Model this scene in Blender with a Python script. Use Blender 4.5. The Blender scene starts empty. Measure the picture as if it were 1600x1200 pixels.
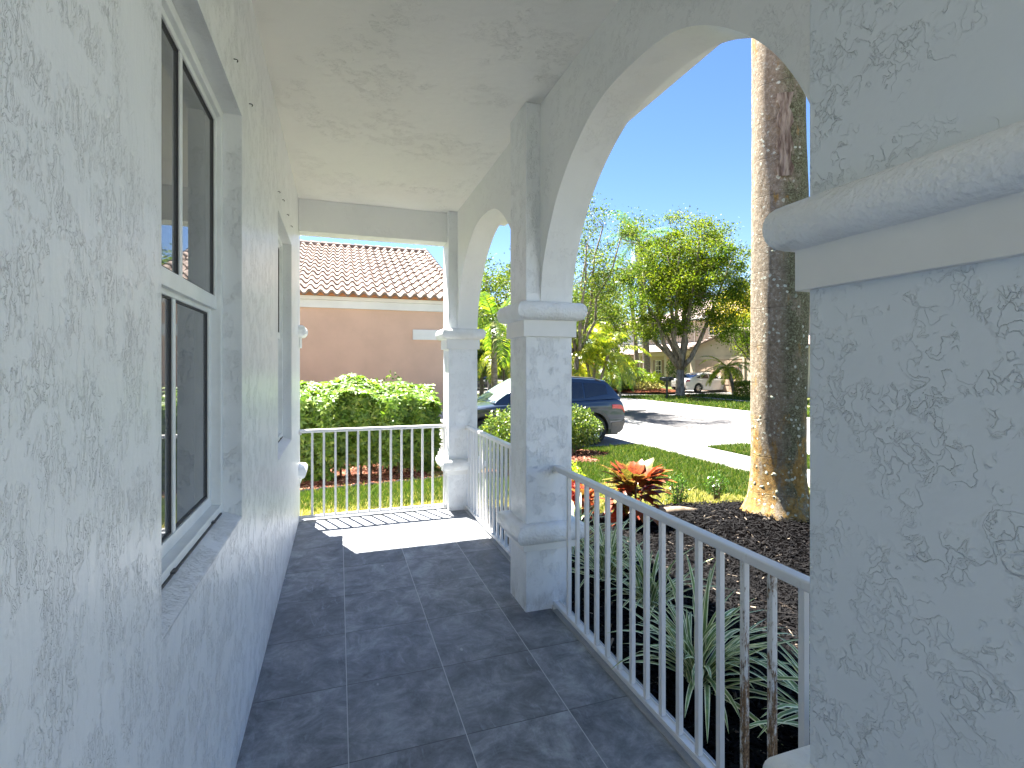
import bpy, math, random
import numpy as np
from math import radians as R, sin, cos, pi
from mathutils import Vector, Matrix

# ---------------------------------------------------------------- camera, light
scene = bpy.context.scene
COL = scene.collection
TH = R(18.9)
cam = bpy.data.cameras.new('camera'); camo = bpy.data.objects.new('camera', cam); COL.objects.link(camo)
camo.location = (0, 0, 1.5); camo.rotation_euler = (R(90), 0, -TH)
cam.sensor_width = 36; cam.lens = 36 * 791 / 1600; cam.shift_y = -27 / 1600
cam.clip_start = 0.02; cam.clip_end = 3000
scene.camera = camo
SUN = Vector((-0.18, 0.43, 1.0)).normalized()
w = bpy.data.worlds.new('World'); scene.world = w; w.use_nodes = True
wn = w.node_tree; bg = wn.nodes['Background']; sky = wn.nodes.new('ShaderNodeTexSky')
sky.sky_type = 'NISHITA'; sky.sun_disc = False
sky.sun_elevation = math.asin(SUN.z); sky.sun_rotation = math.atan2(SUN.x, SUN.y)
sky.air_density = 1.0; sky.dust_density = 0.1; sky.ozone_density = 1.6
hs = wn.nodes.new('ShaderNodeHueSaturation'); hs.inputs['Saturation'].default_value = 1.22; hs.inputs['Hue'].default_value = .512
wn.links.new(sky.outputs[0], hs.inputs['Color']); wn.links.new(hs.outputs[0], bg.inputs[0]); bg.inputs[1].default_value = 0.034
sl = bpy.data.lights.new('sun', 'SUN'); sl.energy = 5.0; sl.angle = R(0.5); sl.color = (1, .955, .88)
so = bpy.data.objects.new('sun', sl); COL.objects.link(so); so.rotation_euler = SUN.to_track_quat('Z', 'Y').to_euler()
scene.view_settings.view_transform = 'Standard'; scene.view_settings.look = 'None'
scene.view_settings.exposure = 3.05; scene.view_settings.gamma = 1
scene.render.engine = 'CYCLES'
scene.cycles.max_bounces = 10; scene.cycles.diffuse_bounces = 7; scene.cycles.glossy_bounces = 4
scene.cycles.transparent_max_bounces = 8; scene.cycles.use_denoising = True
rng = np.random.default_rng(7); random.seed(7)

# ---------------------------------------------------------------- helpers
CT, ST = cos(TH), sin(TH)
def ray(px): r = (px - 800) / 791; return ST + r * CT, CT - r * ST
def at(px, d):                       # ground-plan point at depth d along a bearing
    a, b = ray(px); return a * d, b * d
def onx(px, X):                      # Y where a bearing meets the plane x = X
    a, b = ray(px); return X * b / a
def zat(py, d): return 1.5 + (573 - py) / 791 * d

def tag(o, label=None, cat=None, group=None, kind=None):
    if label: o['label'] = label
    if cat: o['category'] = cat
    if group: o['group'] = group
    if kind: o['kind'] = kind
    return o
def empty(name, loc=(0, 0, 0), rz=0, parent=None):
    o = bpy.data.objects.new(name, None); COL.objects.link(o); o.location = loc; o.rotation_euler = (0, 0, rz)
    o.empty_display_size = .1
    if parent: o.parent = parent
    return o
def thing(name, label, cat, loc=(0, 0, 0), rz=0, group=None):
    return tag(empty(name, loc, rz), label, cat, group)
def link_mesh(name, me, mats, parent=None, smooth=False):
    for m in (mats if isinstance(mats, (list, tuple)) else [mats]): me.materials.append(m)
    if smooth: me.shade_smooth()
    o = bpy.data.objects.new(name, me); COL.objects.link(o)
    if parent: o.parent = parent
    return o
def np_mesh(name, V, F, mat, parent=None, smooth=False, mi=None):
    V = np.asarray(V, np.float32).reshape(-1, 3); F = np.asarray(F, np.int32); n, k = F.shape
    me = bpy.data.meshes.new(name); me.vertices.add(len(V)); me.vertices.foreach_set('co', V.ravel())
    me.loops.add(n * k); me.loops.foreach_set('vertex_index', F.ravel())
    me.polygons.add(n); me.polygons.foreach_set('loop_start', np.arange(0, n * k, k, dtype=np.int32))
    if mi is not None: me.polygons.foreach_set('material_index', np.asarray(mi, np.int32))
    me.update(calc_edges=True)
    return link_mesh(name, me, mat, parent, smooth)

class MB:
    def __init__(s): s.v = []; s.f = []; s.m = []; s.mi = 0
    def add(s, vs, fs):
        b = len(s.v); s.v += [tuple(v) for v in vs]; s.f += [tuple(b + i for i in f) for f in fs]; s.m += [s.mi] * len(fs)
        return s
    def box(s, x0, x1, y0, y1, z0, z1):
        return s.add([(x0,y0,z0),(x1,y0,z0),(x1,y1,z0),(x0,y1,z0),(x0,y0,z1),(x1,y0,z1),(x1,y1,z1),(x0,y1,z1)],
                     [(0,3,2,1),(4,5,6,7),(0,1,5,4),(1,2,6,5),(2,3,7,6),(3,0,4,7)])
    def tube(s, pts, rad, n=8, cap=True):
        pts = [Vector(p) for p in pts]
        if not isinstance(rad, (list, tuple)): rad = [rad] * len(pts)
        b = len(s.v); up = None; rings = []
        for i, p in enumerate(pts):
            t = (pts[min(i+1, len(pts)-1)] - pts[max(i-1, 0)])
            t = t.normalized() if t.length > 1e-9 else Vector((0,0,1))
            if up is None: up = t.orthogonal().normalized()
            up = (up - t * up.dot(t)); up = up.normalized() if up.length > 1e-6 else t.orthogonal().normalized()
            q = t.cross(up)
            rings.append([p + (up * cos(2*pi*k/n) + q * sin(2*pi*k/n)) * rad[i] for k in range(n)])
        vs = [v for r in rings for v in r]; fs = []
        for i in range(len(pts)-1):
            for k in range(n):
                a = i*n+k; c = i*n+(k+1) % n; fs.append((a, c, c+n, a+n))
        if cap: fs += [tuple(range(n))[::-1], tuple((len(pts)-1)*n+k for k in range(n))]
        return s.add(vs, fs)
    def lathe(s, prof, n=24, c=(0,0,0), axis='z'):
        vs = []; fs = []
        for (r, h) in prof:
            for k in range(n):
                a = 2*pi*k/n
                if axis == 'z': vs.append((c[0]+r*cos(a), c[1]+r*sin(a), c[2]+h))
                else: vs.append((c[0]+r*cos(a), c[1]+h, c[2]+r*sin(a)))
        for i in range(len(prof)-1):
            for k in range(n):
                a = i*n+k; q = i*n+(k+1) % n; fs.append((a, q, q+n, a+n))
        return s.add(vs, fs)
    def loops(s, rings, closed=True, cap=False):
        n = len(rings[0]); vs = [v for r in rings for v in r]; fs = []
        for i in range(len(rings)-1):
            for k in range(n if closed else n-1):
                a = i*n+k; q = i*n+(k+1) % n; fs.append((a, q, q+n, a+n))
        if cap: fs += [tuple(range(n))[::-1], tuple((len(rings)-1)*n+k for k in range(n))]
        return s.add(vs, fs)
    def grid(s, P):                       # P[i][j] points
        return s.loops(P, closed=False)
    def build(s, name, mats, parent=None, smooth=False, bevel=0, seg=2):
        me = bpy.data.meshes.new(name); me.from_pydata(s.v, [], s.f); me.update()
        if any(s.m): me.polygons.foreach_set('material_index', s.m)
        o = link_mesh(name, me, mats, parent, smooth)
        if bevel:
            b = o.modifiers.new('bevel', 'BEVEL'); b.width = bevel; b.segments = seg; b.limit_method = 'ANGLE'; b.angle_limit = R(40)
        return o
def autosmooth(o, ang=35):
    o.data.shade_smooth()
    o.data.set_sharp_from_angle(angle=R(ang)); return o

# ---------------------------------------------------------------- materials
class NT:
    def __init__(s, name):
        s.m = bpy.data.materials.new(name); s.m.use_nodes = True; s.t = s.m.node_tree
        s.p = s.t.nodes['Principled BSDF']; s.out = s.t.nodes['Material Output']
        g = s.t.nodes.new('ShaderNodeNewGeometry'); s.g = g; s.pos = g.outputs['Position']; s.isl = g.outputs['Random Per Island']
    def put(s, sock, v):
        if isinstance(v, bpy.types.NodeSocket): s.t.links.new(v, sock)
        elif isinstance(v, (tuple, list)) and len(v) == 3 and sock.type == 'RGBA': sock.default_value = (*v, 1)
        else: sock.default_value = v
    def node(s, typ, ins=None, **props):
        n = s.t.nodes.new(typ)
        for k, v in props.items(): setattr(n, k, v)
        for k, v in (ins or {}).items(): s.put(n.inputs[k], v)
        return n
    def scale(s, v, sc, rot=(0,0,0), loc=(0,0,0)):
        return s.node('ShaderNodeMapping', {0: v, 'Scale': sc, 'Rotation': rot, 'Location': loc}).outputs[0]
    def noise(s, v, sc, det=3, rough=.55, dist=0):
        return s.node('ShaderNodeTexNoise', {'Vector': v, 'Scale': sc, 'Detail': det, 'Roughness': rough, 'Distortion': dist}).outputs[0]
    def vor(s, v, sc, feat='F1', out='Distance', rnd=1):
        return s.node('ShaderNodeTexVoronoi', {'Vector': v, 'Scale': sc, 'Randomness': rnd}, feature=feat).outputs[out]
    def math(s, op, a, b=0, c=0, clamp=False):
        n = s.t.nodes.new('ShaderNodeMath'); n.operation = op; n.use_clamp = clamp
        s.put(n.inputs[0], a); s.put(n.inputs[1], b); s.put(n.inputs[2], c); return n.outputs[0]
    def ss(s, v, a, b, lo=0., hi=1.):
        return s.node('ShaderNodeMapRange', {'Value': v, 'From Min': a, 'From Max': b, 'To Min': lo, 'To Max': hi}, interpolation_type='SMOOTHSTEP').outputs[0]
    def ramp(s, v, stops, interp='LINEAR'):
        n = s.node('ShaderNodeValToRGB', {0: v}); cr = n.color_ramp; cr.interpolation = interp
        while len(cr.elements) < len(stops): cr.elements.new(.5)
        for e, (p, c) in zip(cr.elements, stops): e.position = p; e.color = (*c, 1)
        return n.outputs[0]
    def mix(s, f, a, b, mode='MIX'):
        n = s.t.nodes.new('ShaderNodeMix'); n.data_type = 'RGBA'; n.blend_type = mode
        s.put(n.inputs[0], f); s.put(n.inputs[6], a); s.put(n.inputs[7], b); return n.outputs[2]
    def sep(s, v): n = s.node('ShaderNodeSeparateXYZ', {0: v}); return n.outputs
    def bump(s, h, strength=.5, dist=.01, normal=None):
        n = s.node('ShaderNodeBump', {'Height': h, 'Strength': strength, 'Distance': dist})
        if normal: s.put(n.inputs['Normal'], normal)
        return n.outputs[0]
    def fin(s, col=None, rough=None, nrm=None, metal=None, spec=None, coat=None):
        if col is not None: s.put(s.p.inputs['Base Color'], col)
        if rough is not None: s.put(s.p.inputs['Roughness'], rough)
        if nrm is not None: s.put(s.p.inputs['Normal'], nrm)
        if metal is not None: s.put(s.p.inputs['Metallic'], metal)
        if spec is not None: s.put(s.p.inputs['Specular IOR Level'], spec)
        if coat is not None: s.put(s.p.inputs['Coat Weight'], coat)
        return s.m

def plain(name, col, rough=.5, metal=0, spec=.5, var=.12, sc=6, coat=0, bump=0):
    t = NT(name); n = t.noise(t.pos, sc, 5, .6)
    c = t.mix(t.ss(n, .3, .7), tuple(x*(1-var) for x in col), tuple(min(1, x*(1+var)) for x in col))
    nrm = t.bump(t.noise(t.pos, sc*12, 3), bump, .004) if bump else None
    return t.fin(c, rough, nrm, metal, spec, coat)

def stucco(name, col, stretch=(1,1,1), sc=8, amp=1., grain=1., dist=.004, lo=.42, hi=.56, rough=.45, lip_shade=.35):
    """trowelled plaster: flat skims that end in short broken lips, over a sanded base"""
    t = NT(name); v = t.scale(t.pos, stretch)
    jig = t.node('ShaderNodeVectorMath', {0: t.node('ShaderNodeTexNoise', {'Vector': t.pos, 'Scale': 38., 'Detail': 3.}).outputs[1], 1: (.5,.5,.5)}, operation='SUBTRACT').outputs[0]
    jig = t.node('ShaderNodeVectorMath', {0: jig, 3: .035}, operation='SCALE').outputs[0]
    w1 = t.node('ShaderNodeVectorMath', {0: v, 1: jig}, operation='ADD').outputs[0]
    w2 = t.scale(w1, (1.,1.,1.), rot=(.3,.2,.5), loc=(3.1,7.7,1.3))
    n1 = t.noise(w1, sc, 2, .5, .7); n2 = t.noise(w2, sc*1.9, 2, .5, 1.0); n3 = t.noise(w2, sc*.55, 1, .5, .4)
    big = t.noise(t.pos, 2.3, 3, .55); brk = t.noise(t.scale(t.pos, (1,1,1), loc=(9,4,2)), 11, 3, .6)
    mask = t.math('MULTIPLY', t.ss(big, lo, hi), t.ss(brk, .44, .54)); mask2 = t.math('MULTIPLY', t.ss(big, lo-.06, hi-.06, 1, 0), 1.)
    mask3 = t.ss(t.noise(t.scale(t.pos, (1,1,1), loc=(2,8,5)), 6, 2, .5), .5, .6)
    def lip(n, lv, w): return t.ss(t.math('ABSOLUTE', t.math('SUBTRACT', n, lv)), 0., w, 1., 0.)
    s1 = t.math('MULTIPLY', t.ss(n1, .495, .512), mask); s2 = t.math('MULTIPLY', t.ss(n2, .49, .52), mask)
    l1 = t.math('MULTIPLY', lip(n1, .512, .010), mask); l2 = t.math('MULTIPLY', lip(n2, .52, .016), mask); l3 = t.math('MULTIPLY', lip(n3, .5, .004), mask3)
    h = t.math('ADD', t.math('MULTIPLY', t.math('ADD', s1, t.math('MULTIPLY', s2, .6)), .5*amp), t.math('MULTIPLY', t.math('ADD', t.math('ADD', l1, l2), l3), .55*amp))
    h = t.math('ADD', h, t.math('MULTIPLY', t.noise(t.pos, 120, 2, .5), .20*grain))
    h = t.math('ADD', h, t.math('MULTIPLY', t.noise(v, sc*.8, 3, .5), 1.2))
    shade_lines = t.math('MULTIPLY', t.math('MAXIMUM', t.math('MULTIPLY', lip(n1, .490, .007), mask), t.math('MULTIPLY', lip(n2, .484, .010), mask)), lip_shade)  # darker colour along the skim edges paints in shade the bump lacks
    c = t.mix(shade_lines, t.mix(t.ss(t.noise(t.pos, 1.3, 6, .65), .35, .75), col, tuple(x*.955 for x in col)), tuple(x*.42 for x in col))
    z = t.sep(t.pos)[2]; grime = t.math('MULTIPLY', t.ss(z, .0, .16, 1., 0.), t.ss(t.noise(t.scale(t.pos,(1,1,.5)), 13, 5, .7), .46, .62))
    c = t.mix(t.math('MULTIPLY', grime, .4), c, (.36,.33,.29))
    speck = t.ss(t.vor(t.pos, 9), .0, .03, 1., 0.); c = t.mix(t.math('MULTIPLY', speck, .5), c, tuple(x*.5 for x in col))
    return t.fin(c, rough, t.bump(h, 1., dist), spec=.4)

WHITE = (.85, .87, .88)
M = {}
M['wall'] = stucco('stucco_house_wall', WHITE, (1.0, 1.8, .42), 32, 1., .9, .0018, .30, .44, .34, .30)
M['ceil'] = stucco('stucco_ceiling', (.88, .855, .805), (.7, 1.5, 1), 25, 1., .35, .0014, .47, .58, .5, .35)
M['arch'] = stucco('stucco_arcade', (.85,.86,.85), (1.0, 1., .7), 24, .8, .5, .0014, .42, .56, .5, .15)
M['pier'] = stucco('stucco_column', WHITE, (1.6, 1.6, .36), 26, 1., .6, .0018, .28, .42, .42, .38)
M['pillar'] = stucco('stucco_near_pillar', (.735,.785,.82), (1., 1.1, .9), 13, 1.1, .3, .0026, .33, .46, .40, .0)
def mould():
    t = NT('moulding_paint'); n = t.noise(t.pos, 75, 2, .5); n2 = t.noise(t.pos, 14, 3)
    c = t.mix(t.ss(t.noise(t.pos, 5, 5), .4, .75), WHITE, (.74, .74, .72))
    return t.fin(c, .45, t.bump(t.math('ADD', n, t.math('MULTIPLY', n2, .6)), .9, .008), spec=.4)
M['mould'] = mould()
M['band'] = plain('moulding_band_paint', (.80, .80, .78), .45, var=.03, sc=4, bump=.12)
M['vinyl'] = plain('window_frame_paint', (.82, .84, .84), .35, var=.05, sc=9)
def glass():
    t = NT('window_glass'); n = t.noise(t.pos, 1.7, 2)
    return t.fin(t.mix(n, (.11, .115, .12), (.145, .15, .155)), .02, t.bump(t.noise(t.pos, 1.1, 1), .12, .01), spec=1.)
M['glass'] = glass()
M['gasket'] = plain('dark_gasket', (.07, .07, .075), .6)
def railp():
    t = NT('railing_paint')
    d = t.ss(t.noise(t.scale(t.pos, (1,1,.5)), 26, 6, .75), .60, .74)
    c = t.mix(t.math('MULTIPLY', d, .45), (.76, .75, .73), (.42, .38, .32))
    return t.fin(c, t.math('ADD', .32, t.math('MULTIPLY', d, .3)), t.bump(t.noise(t.pos, 60, 3), .15, .002), spec=.5)
M['rail'] = railp()
def rusty():
    t = NT('rusty_railing_paint'); n = t.noise(t.scale(t.pos, (1,1,.22)), 60, 6, .8)
    z = t.sep(t.pos)[2]
    reg = t.math('MULTIPLY', t.ss(z, .30, .72, 1., .0), t.ss(z, .0, .12, .2, 1.))
    d = t.ss(t.math('ADD', n, t.math('MULTIPLY', reg, .12)), .52, .62)
    c = t.mix(d, (.74, .73, .70), t.ramp(t.noise(t.pos, 130, 3), [(.35, (.10,.055,.03)), (.65, (.33,.21,.11))]))
    return t.fin(c, .7, t.bump(d, .5, .001))
M['rust'] = rusty()
TX0, TW, TY0, TL = .0357, .4575, 2.013, .494
def tiles():
    t = NT('porcelain_floor_tile'); x, y, z = t.sep(t.pos)
    fx = t.math('DIVIDE', t.math('SUBTRACT', x, TX0), TW); fy = t.math('DIVIDE', t.math('SUBTRACT', y, TY0), TL)
    ix = t.math('FLOOR', fx); iy = t.math('FLOOR', fy)
    def edge(f, L):
        q = t.math('SUBTRACT', f, t.math('FLOOR', f)); return t.math('MULTIPLY', t.math('MINIMUM', q, t.math('SUBTRACT', 1., q)), L)
    ex = edge(fx, TW); ey = edge(fy, TL)
    gx = t.ss(ex, .0012, .0026, 1., 0.); gy = t.ss(ey, .0012, .0028, 1., 0.)
    g = t.math('MAXIMUM', gx, gy)
    comb = t.node('ShaderNodeCombineXYZ', {0: ix, 1: iy, 2: 0.}).outputs[0]
    wn_ = t.node('ShaderNodeTexWhiteNoise', {'Vector': comb}); rnd = wn_.outputs[0]; off = wn_.outputs[1]
    v = t.node('ShaderNodeVectorMath', {0: t.pos, 1: t.node('ShaderNodeVectorMath', {0: off, 3: 9.}, operation='SCALE').outputs[0]}, operation='ADD').outputs[0]
    cl = t.noise(v, 5.5, 9, .74, .5); cl2 = t.noise(v, 22, 5, .7)
    base = t.ramp(t.math('ADD', cl, t.math('MULTIPLY', t.math('SUBTRACT', cl2, .5), .3)), [(.32, (.085,.092,.105)), (.5, (.205,.217,.238)), (.68, (.38,.40,.43))])
    base = t.mix(t.math('MULTIPLY', rnd, .35), base, (.075,.08,.088))
    sw = t.noise(t.scale(v, (7.5, 2., 1), rot=(0,0,.5)), 1.9, 7, .68, 1.2)
    base = t.mix(t.ss(sw, .56, .76, 0., .5), base, (.42,.46,.52))
    sw2 = t.noise(t.scale(t.pos, (3.4, 1.3, 1), rot=(0,0,-.35)), 2.3, 7, .72, .6)
    base = t.mix(t.ss(sw2, .58, .78, 0., .45), base, (.40,.44,.50))
    # chips and scuffs
    ch = t.vor(t.scale(t.pos, (1, .55, 1)), 4.3); sp = t.ss(ch, .028, .045, 1., 0.)
    scr = t.ss(t.math('ABSOLUTE', t.math('SUBTRACT', t.noise(t.pos, 5, 2, .5, 2.), .5)), .0, .0035, 1., 0.)
    scm = t.ss(t.noise(t.pos, 3.1, 2), .60, .68)
    base = t.mix(t.math('MULTIPLY', sp, .75), base, (.45,.46,.46))
    base = t.mix(t.math('MULTIPLY', t.math('MULTIPLY', scr, scm), .35), base, (.34,.35,.37))
    base = t.mix(t.math('MULTIPLY', gy, 1.), base, (.055,.06,.07))
    base = t.mix(t.math('MULTIPLY', gx, .9), base, (.50,.50,.50))
    h = t.math('ADD', t.math('MULTIPLY', g, -1.), t.math('MULTIPLY', t.noise(v, 9, 5, .6), .22))
    return t.fin(base, t.ss(cl2, .3, .7, .42, .6), t.bump(h, .55, .002), spec=.45)
M['tile'] = tiles()
def concrete(name, a, b, sc=1.2, joint=None):
    t = NT(name); n = t.noise(t.pos, sc, 8, .65); f = t.noise(t.pos, 60, 3, .7)
    c = t.mix(t.ss(n, .3, .7), a, b); c = t.mix(t.ss(f, .45, .7, 0., .3), c, tuple(x*.7 for x in a))
    st = t.ss(t.noise(t.scale(t.pos, (.5, 2, 1)), .9, 6, .7), .56, .75, 0., .35); c = t.mix(st, c, tuple(x*.6 for x in a))
    nrm = t.bump(f, .3, .003)
    if joint:
        x, y, z = t.sep(t.pos); s, ox, oy = joint
        def e(v, o):
            q = t.math('DIVIDE', t.math('SUBTRACT', v, o), s); q = t.math('SUBTRACT', q, t.math('FLOOR', q))
            return t.math('MULTIPLY', t.math('MINIMUM', q, t.math('SUBTRACT', 1., q)), s)
        g = t.math('MAXIMUM', t.ss(e(x, ox), .006, .014, 1., 0.), t.ss(e(y, oy), .006, .014, 1., 0.))
        c = t.mix(t.math('MULTIPLY', g, .65), c, (.12,.11,.10))
    return t.fin(c, .85, nrm, spec=.2)
M['conc'] = concrete('sidewalk_concrete', (.20,.192,.18), (.27,.26,.245), joint=(1.5, 6.9, 9.8))
M['drive'] = concrete('driveway_concrete', (.20,.192,.18), (.27,.26,.245), .8, joint=(2.7, 6.92, 10.6))
M['street'] = concrete('street_asphalt', (.095,.091,.09), (.135,.13,.127), .5)
M['curb'] = concrete('kerb_concrete', (.22,.215,.20), (.33,.32,.30), 2)
M['slab'] = concrete('slab_edge_concrete', (.36,.37,.38), (.46,.47,.48), 4)
def ground():
    t = NT('lawn_soil'); n = t.noise(t.pos, 1.1, 6, .65); n2 = t.noise(t.pos, 25, 4, .7)
    c = t.mix(t.ss(n, .4, .62), (.045,.085,.016), (.12,.13,.035)); c = t.mix(t.ss(n2, .4, .7), c, (.05,.045,.02))
    return t.fin(c, .95, t.bump(n2, .6, .02), spec=.1)
M['ground'] = ground()
def mulch(name, stops):
    t = NT(name); c = t.ramp(t.noise(t.pos, 60, 4, .7), stops)
    return t.fin(c, .9, t.bump(t.noise(t.pos, 45, 5, .7), 1, .02), spec=.0)
M['mulchg'] = mulch('dark_mulch_ground', [(.3,(.0012,.001,.001)), (.7,(.004,.0036,.0036))])
M['redg'] = mulch('red_mulch_ground', [(.3,(.05,.02,.012)), (.7,(.16,.06,.035))])
def chips(name, stops, rough=.55):
    t = NT(name); c = t.ramp(t.isl, stops); return t.fin(c, rough, t.bump(t.noise(t.scale(t.pos,(1,1,1)), 160, 2), .5, .002), spec=.09)
M['chip'] = chips('dark_mulch_chips', [(0,(.0015,.0014,.0018)), (.8,(.005,.0046,.005)), (.96,(.009,.008,.008)), (.975,(.012,.009,.008)), (1.,(.22,.18,.14))], .7)
M['redchip'] = chips('red_mulch_chips', [(0,(.07,.025,.015)), (.5,(.17,.06,.035)), (.85,(.30,.13,.08)), (1.,(.42,.27,.19))], .75)

def leaf(name, stops, trans=.35, rough=.45, spec=.5, big=None):
    t = NT(name); c = t.ramp(t.isl, stops)
    if big:
        n = t.ss(t.noise(t.pos, big[0], 3), .42, .62); c = t.mix(n, c, big[1], 'MULTIPLY')
    t.fin(c, rough, spec=spec)
    tr = t.node('ShaderNodeBsdfTranslucent', {0: t.mix(1., c, (1.35, 1.5, .55), 'MULTIPLY')})
    mx = t.node('ShaderNodeMixShader', {0: trans, 1: t.p.outputs[0], 2: tr.outputs[0]})
    t.t.links.new(mx.outputs[0], t.out.inputs[0]); return t.m
M['hedge'] = leaf('umbrella_hedge_leaves', [(0,(.07,.14,.02)), (.5,(.12,.21,.025)), (.85,(.19,.28,.035)), (1,(.28,.34,.06))], .35, .4, .35)
M['bush'] = leaf('bush_leaves', [(0,(.045,.085,.015)), (.6,(.10,.16,.03)), (1,(.24,.26,.05))], .3, .4)
M['oak'] = leaf('street_tree_leaves', [(0,(.05,.085,.010)), (.5,(.115,.155,.014)), (.9,(.20,.225,.018)), (1,(.32,.29,.025))], .42, .55, .15, big=(.35,(.6,.78,.85)))
M['loose'] = leaf('light_tree_leaves', [(0,(.045,.08,.016)), (.6,(.095,.14,.022)), (1,(.22,.23,.035))], .4, .45, .15)
M['dark'] = leaf('dark_tree_leaves', [(0,(.03,.065,.015)), (.6,(.06,.11,.02)), (1,(.12,.17,.03))], .3, .4, .15)
M['yellow'] = leaf('yellow_leaves', [(0,(.35,.30,.02)), (.7,(.60,.46,.02)), (1,(.30,.35,.03))], .4, .5)
M['palm'] = leaf('palm_leaflets', [(0,(.05,.10,.015)), (.5,(.10,.18,.02)), (.9,(.21,.27,.03)), (1,(.45,.40,.05))], .4, .35)
M['palmy'] = leaf('yellow_green_palm_leaflets', [(0,(.11,.16,.015)), (.5,(.21,.26,.02)), (.9,(.38,.37,.03)), (1,(.55,.46,.05))], .45, .35)
M['palmb'] = leaf('blue_green_palm_leaflets', [(0,(.04,.10,.05)), (.6,(.07,.17,.07)), (1,(.16,.25,.08))], .35, .35)
M['lemon'] = leaf('yellow_green_hedge_leaves', [(0,(.10,.14,.02)), (.6,(.22,.27,.03)), (1,(.42,.42,.06))], .35, .4)
M['box'] = leaf('small_shrub_leaves', [(0,(.03,.08,.012)), (.7,(.07,.15,.02)), (1,(.16,.25,.04))], .25, .3, .6)
M['lime'] = leaf('lime_leaves', [(0,(.20,.30,.02)), (1,(.45,.50,.04))], .4, .4)
M['redl'] = leaf('red_leaves', [(0,(.25,.03,.02)), (.6,(.45,.06,.04)), (1,(.55,.22,.12))], .3, .4)
M['grass'] = leaf('grass_blades', [(0,(.025,.058,.012)), (.45,(.06,.11,.018)), (.85,(.12,.165,.03)), (1,(.32,.27,.11))], .3, .55, .15)
M['dry'] = leaf('dry_grass_blades', [(0,(.18,.20,.05)), (.5,(.42,.36,.14)), (1,(.62,.52,.26))], .3, .6, .2)
M['bladeg'] = plain('strap_leaf_green', (.17,.26,.07), .35, var=.35, sc=20)
M['bladew'] = plain('strap_leaf_cream_edge', (.84,.84,.52), .4, var=.12, sc=20)
def croton():
    t = NT('croton_leaves')
    c = t.ramp(t.isl, [(0,(.20,.03,.012)), (.25,(.40,.085,.015)), (.42,(.28,.035,.02)), (.58,(.24,.15,.02)), (.72,(.07,.085,.014)), (.88,(.09,.012,.012)), (1,(.34,.12,.015))])
    v = t.ss(t.noise(t.pos, 55, 2, .5, 1.2), .5, .56); c = t.mix(t.math('MULTIPLY', v, .75), c, t.ramp(t.isl, [(0,(.09,.03,.015)), (.6,(.16,.02,.012)), (.8,(.42,.36,.04)), (1,(.40,.08,.03))]))
    t.fin(c, .4, spec=.3); tr = t.node('ShaderNodeBsdfTranslucent', {0: c})
    mx = t.node('ShaderNodeMixShader', {0: .3, 1: t.p.outputs[0], 2: tr.outputs[0]}); t.t.links.new(mx.outputs[0], t.out.inputs[0]); return t.m
M['croton'] = croton()
def bark(name, a, b, sc=6, st=(1,1,.25)):
    t = NT(name); n = t.noise(t.scale(t.pos, st), sc, 6, .7)
    return t.fin(t.mix(t.ss(n, .35, .65), a, b), .9, t.bump(n, .8, .03), spec=.2)
M['bark'] = bark('tree_bark', (.10,.08,.06), (.27,.235,.20), 10)
M['stem'] = bark('stem_bark', (.12,.09,.06), (.25,.20,.15), 30)
M['pbark'] = bark('palm_bark', (.16,.13,.10), (.34,.30,.25), 5, (1,1,3))
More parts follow.
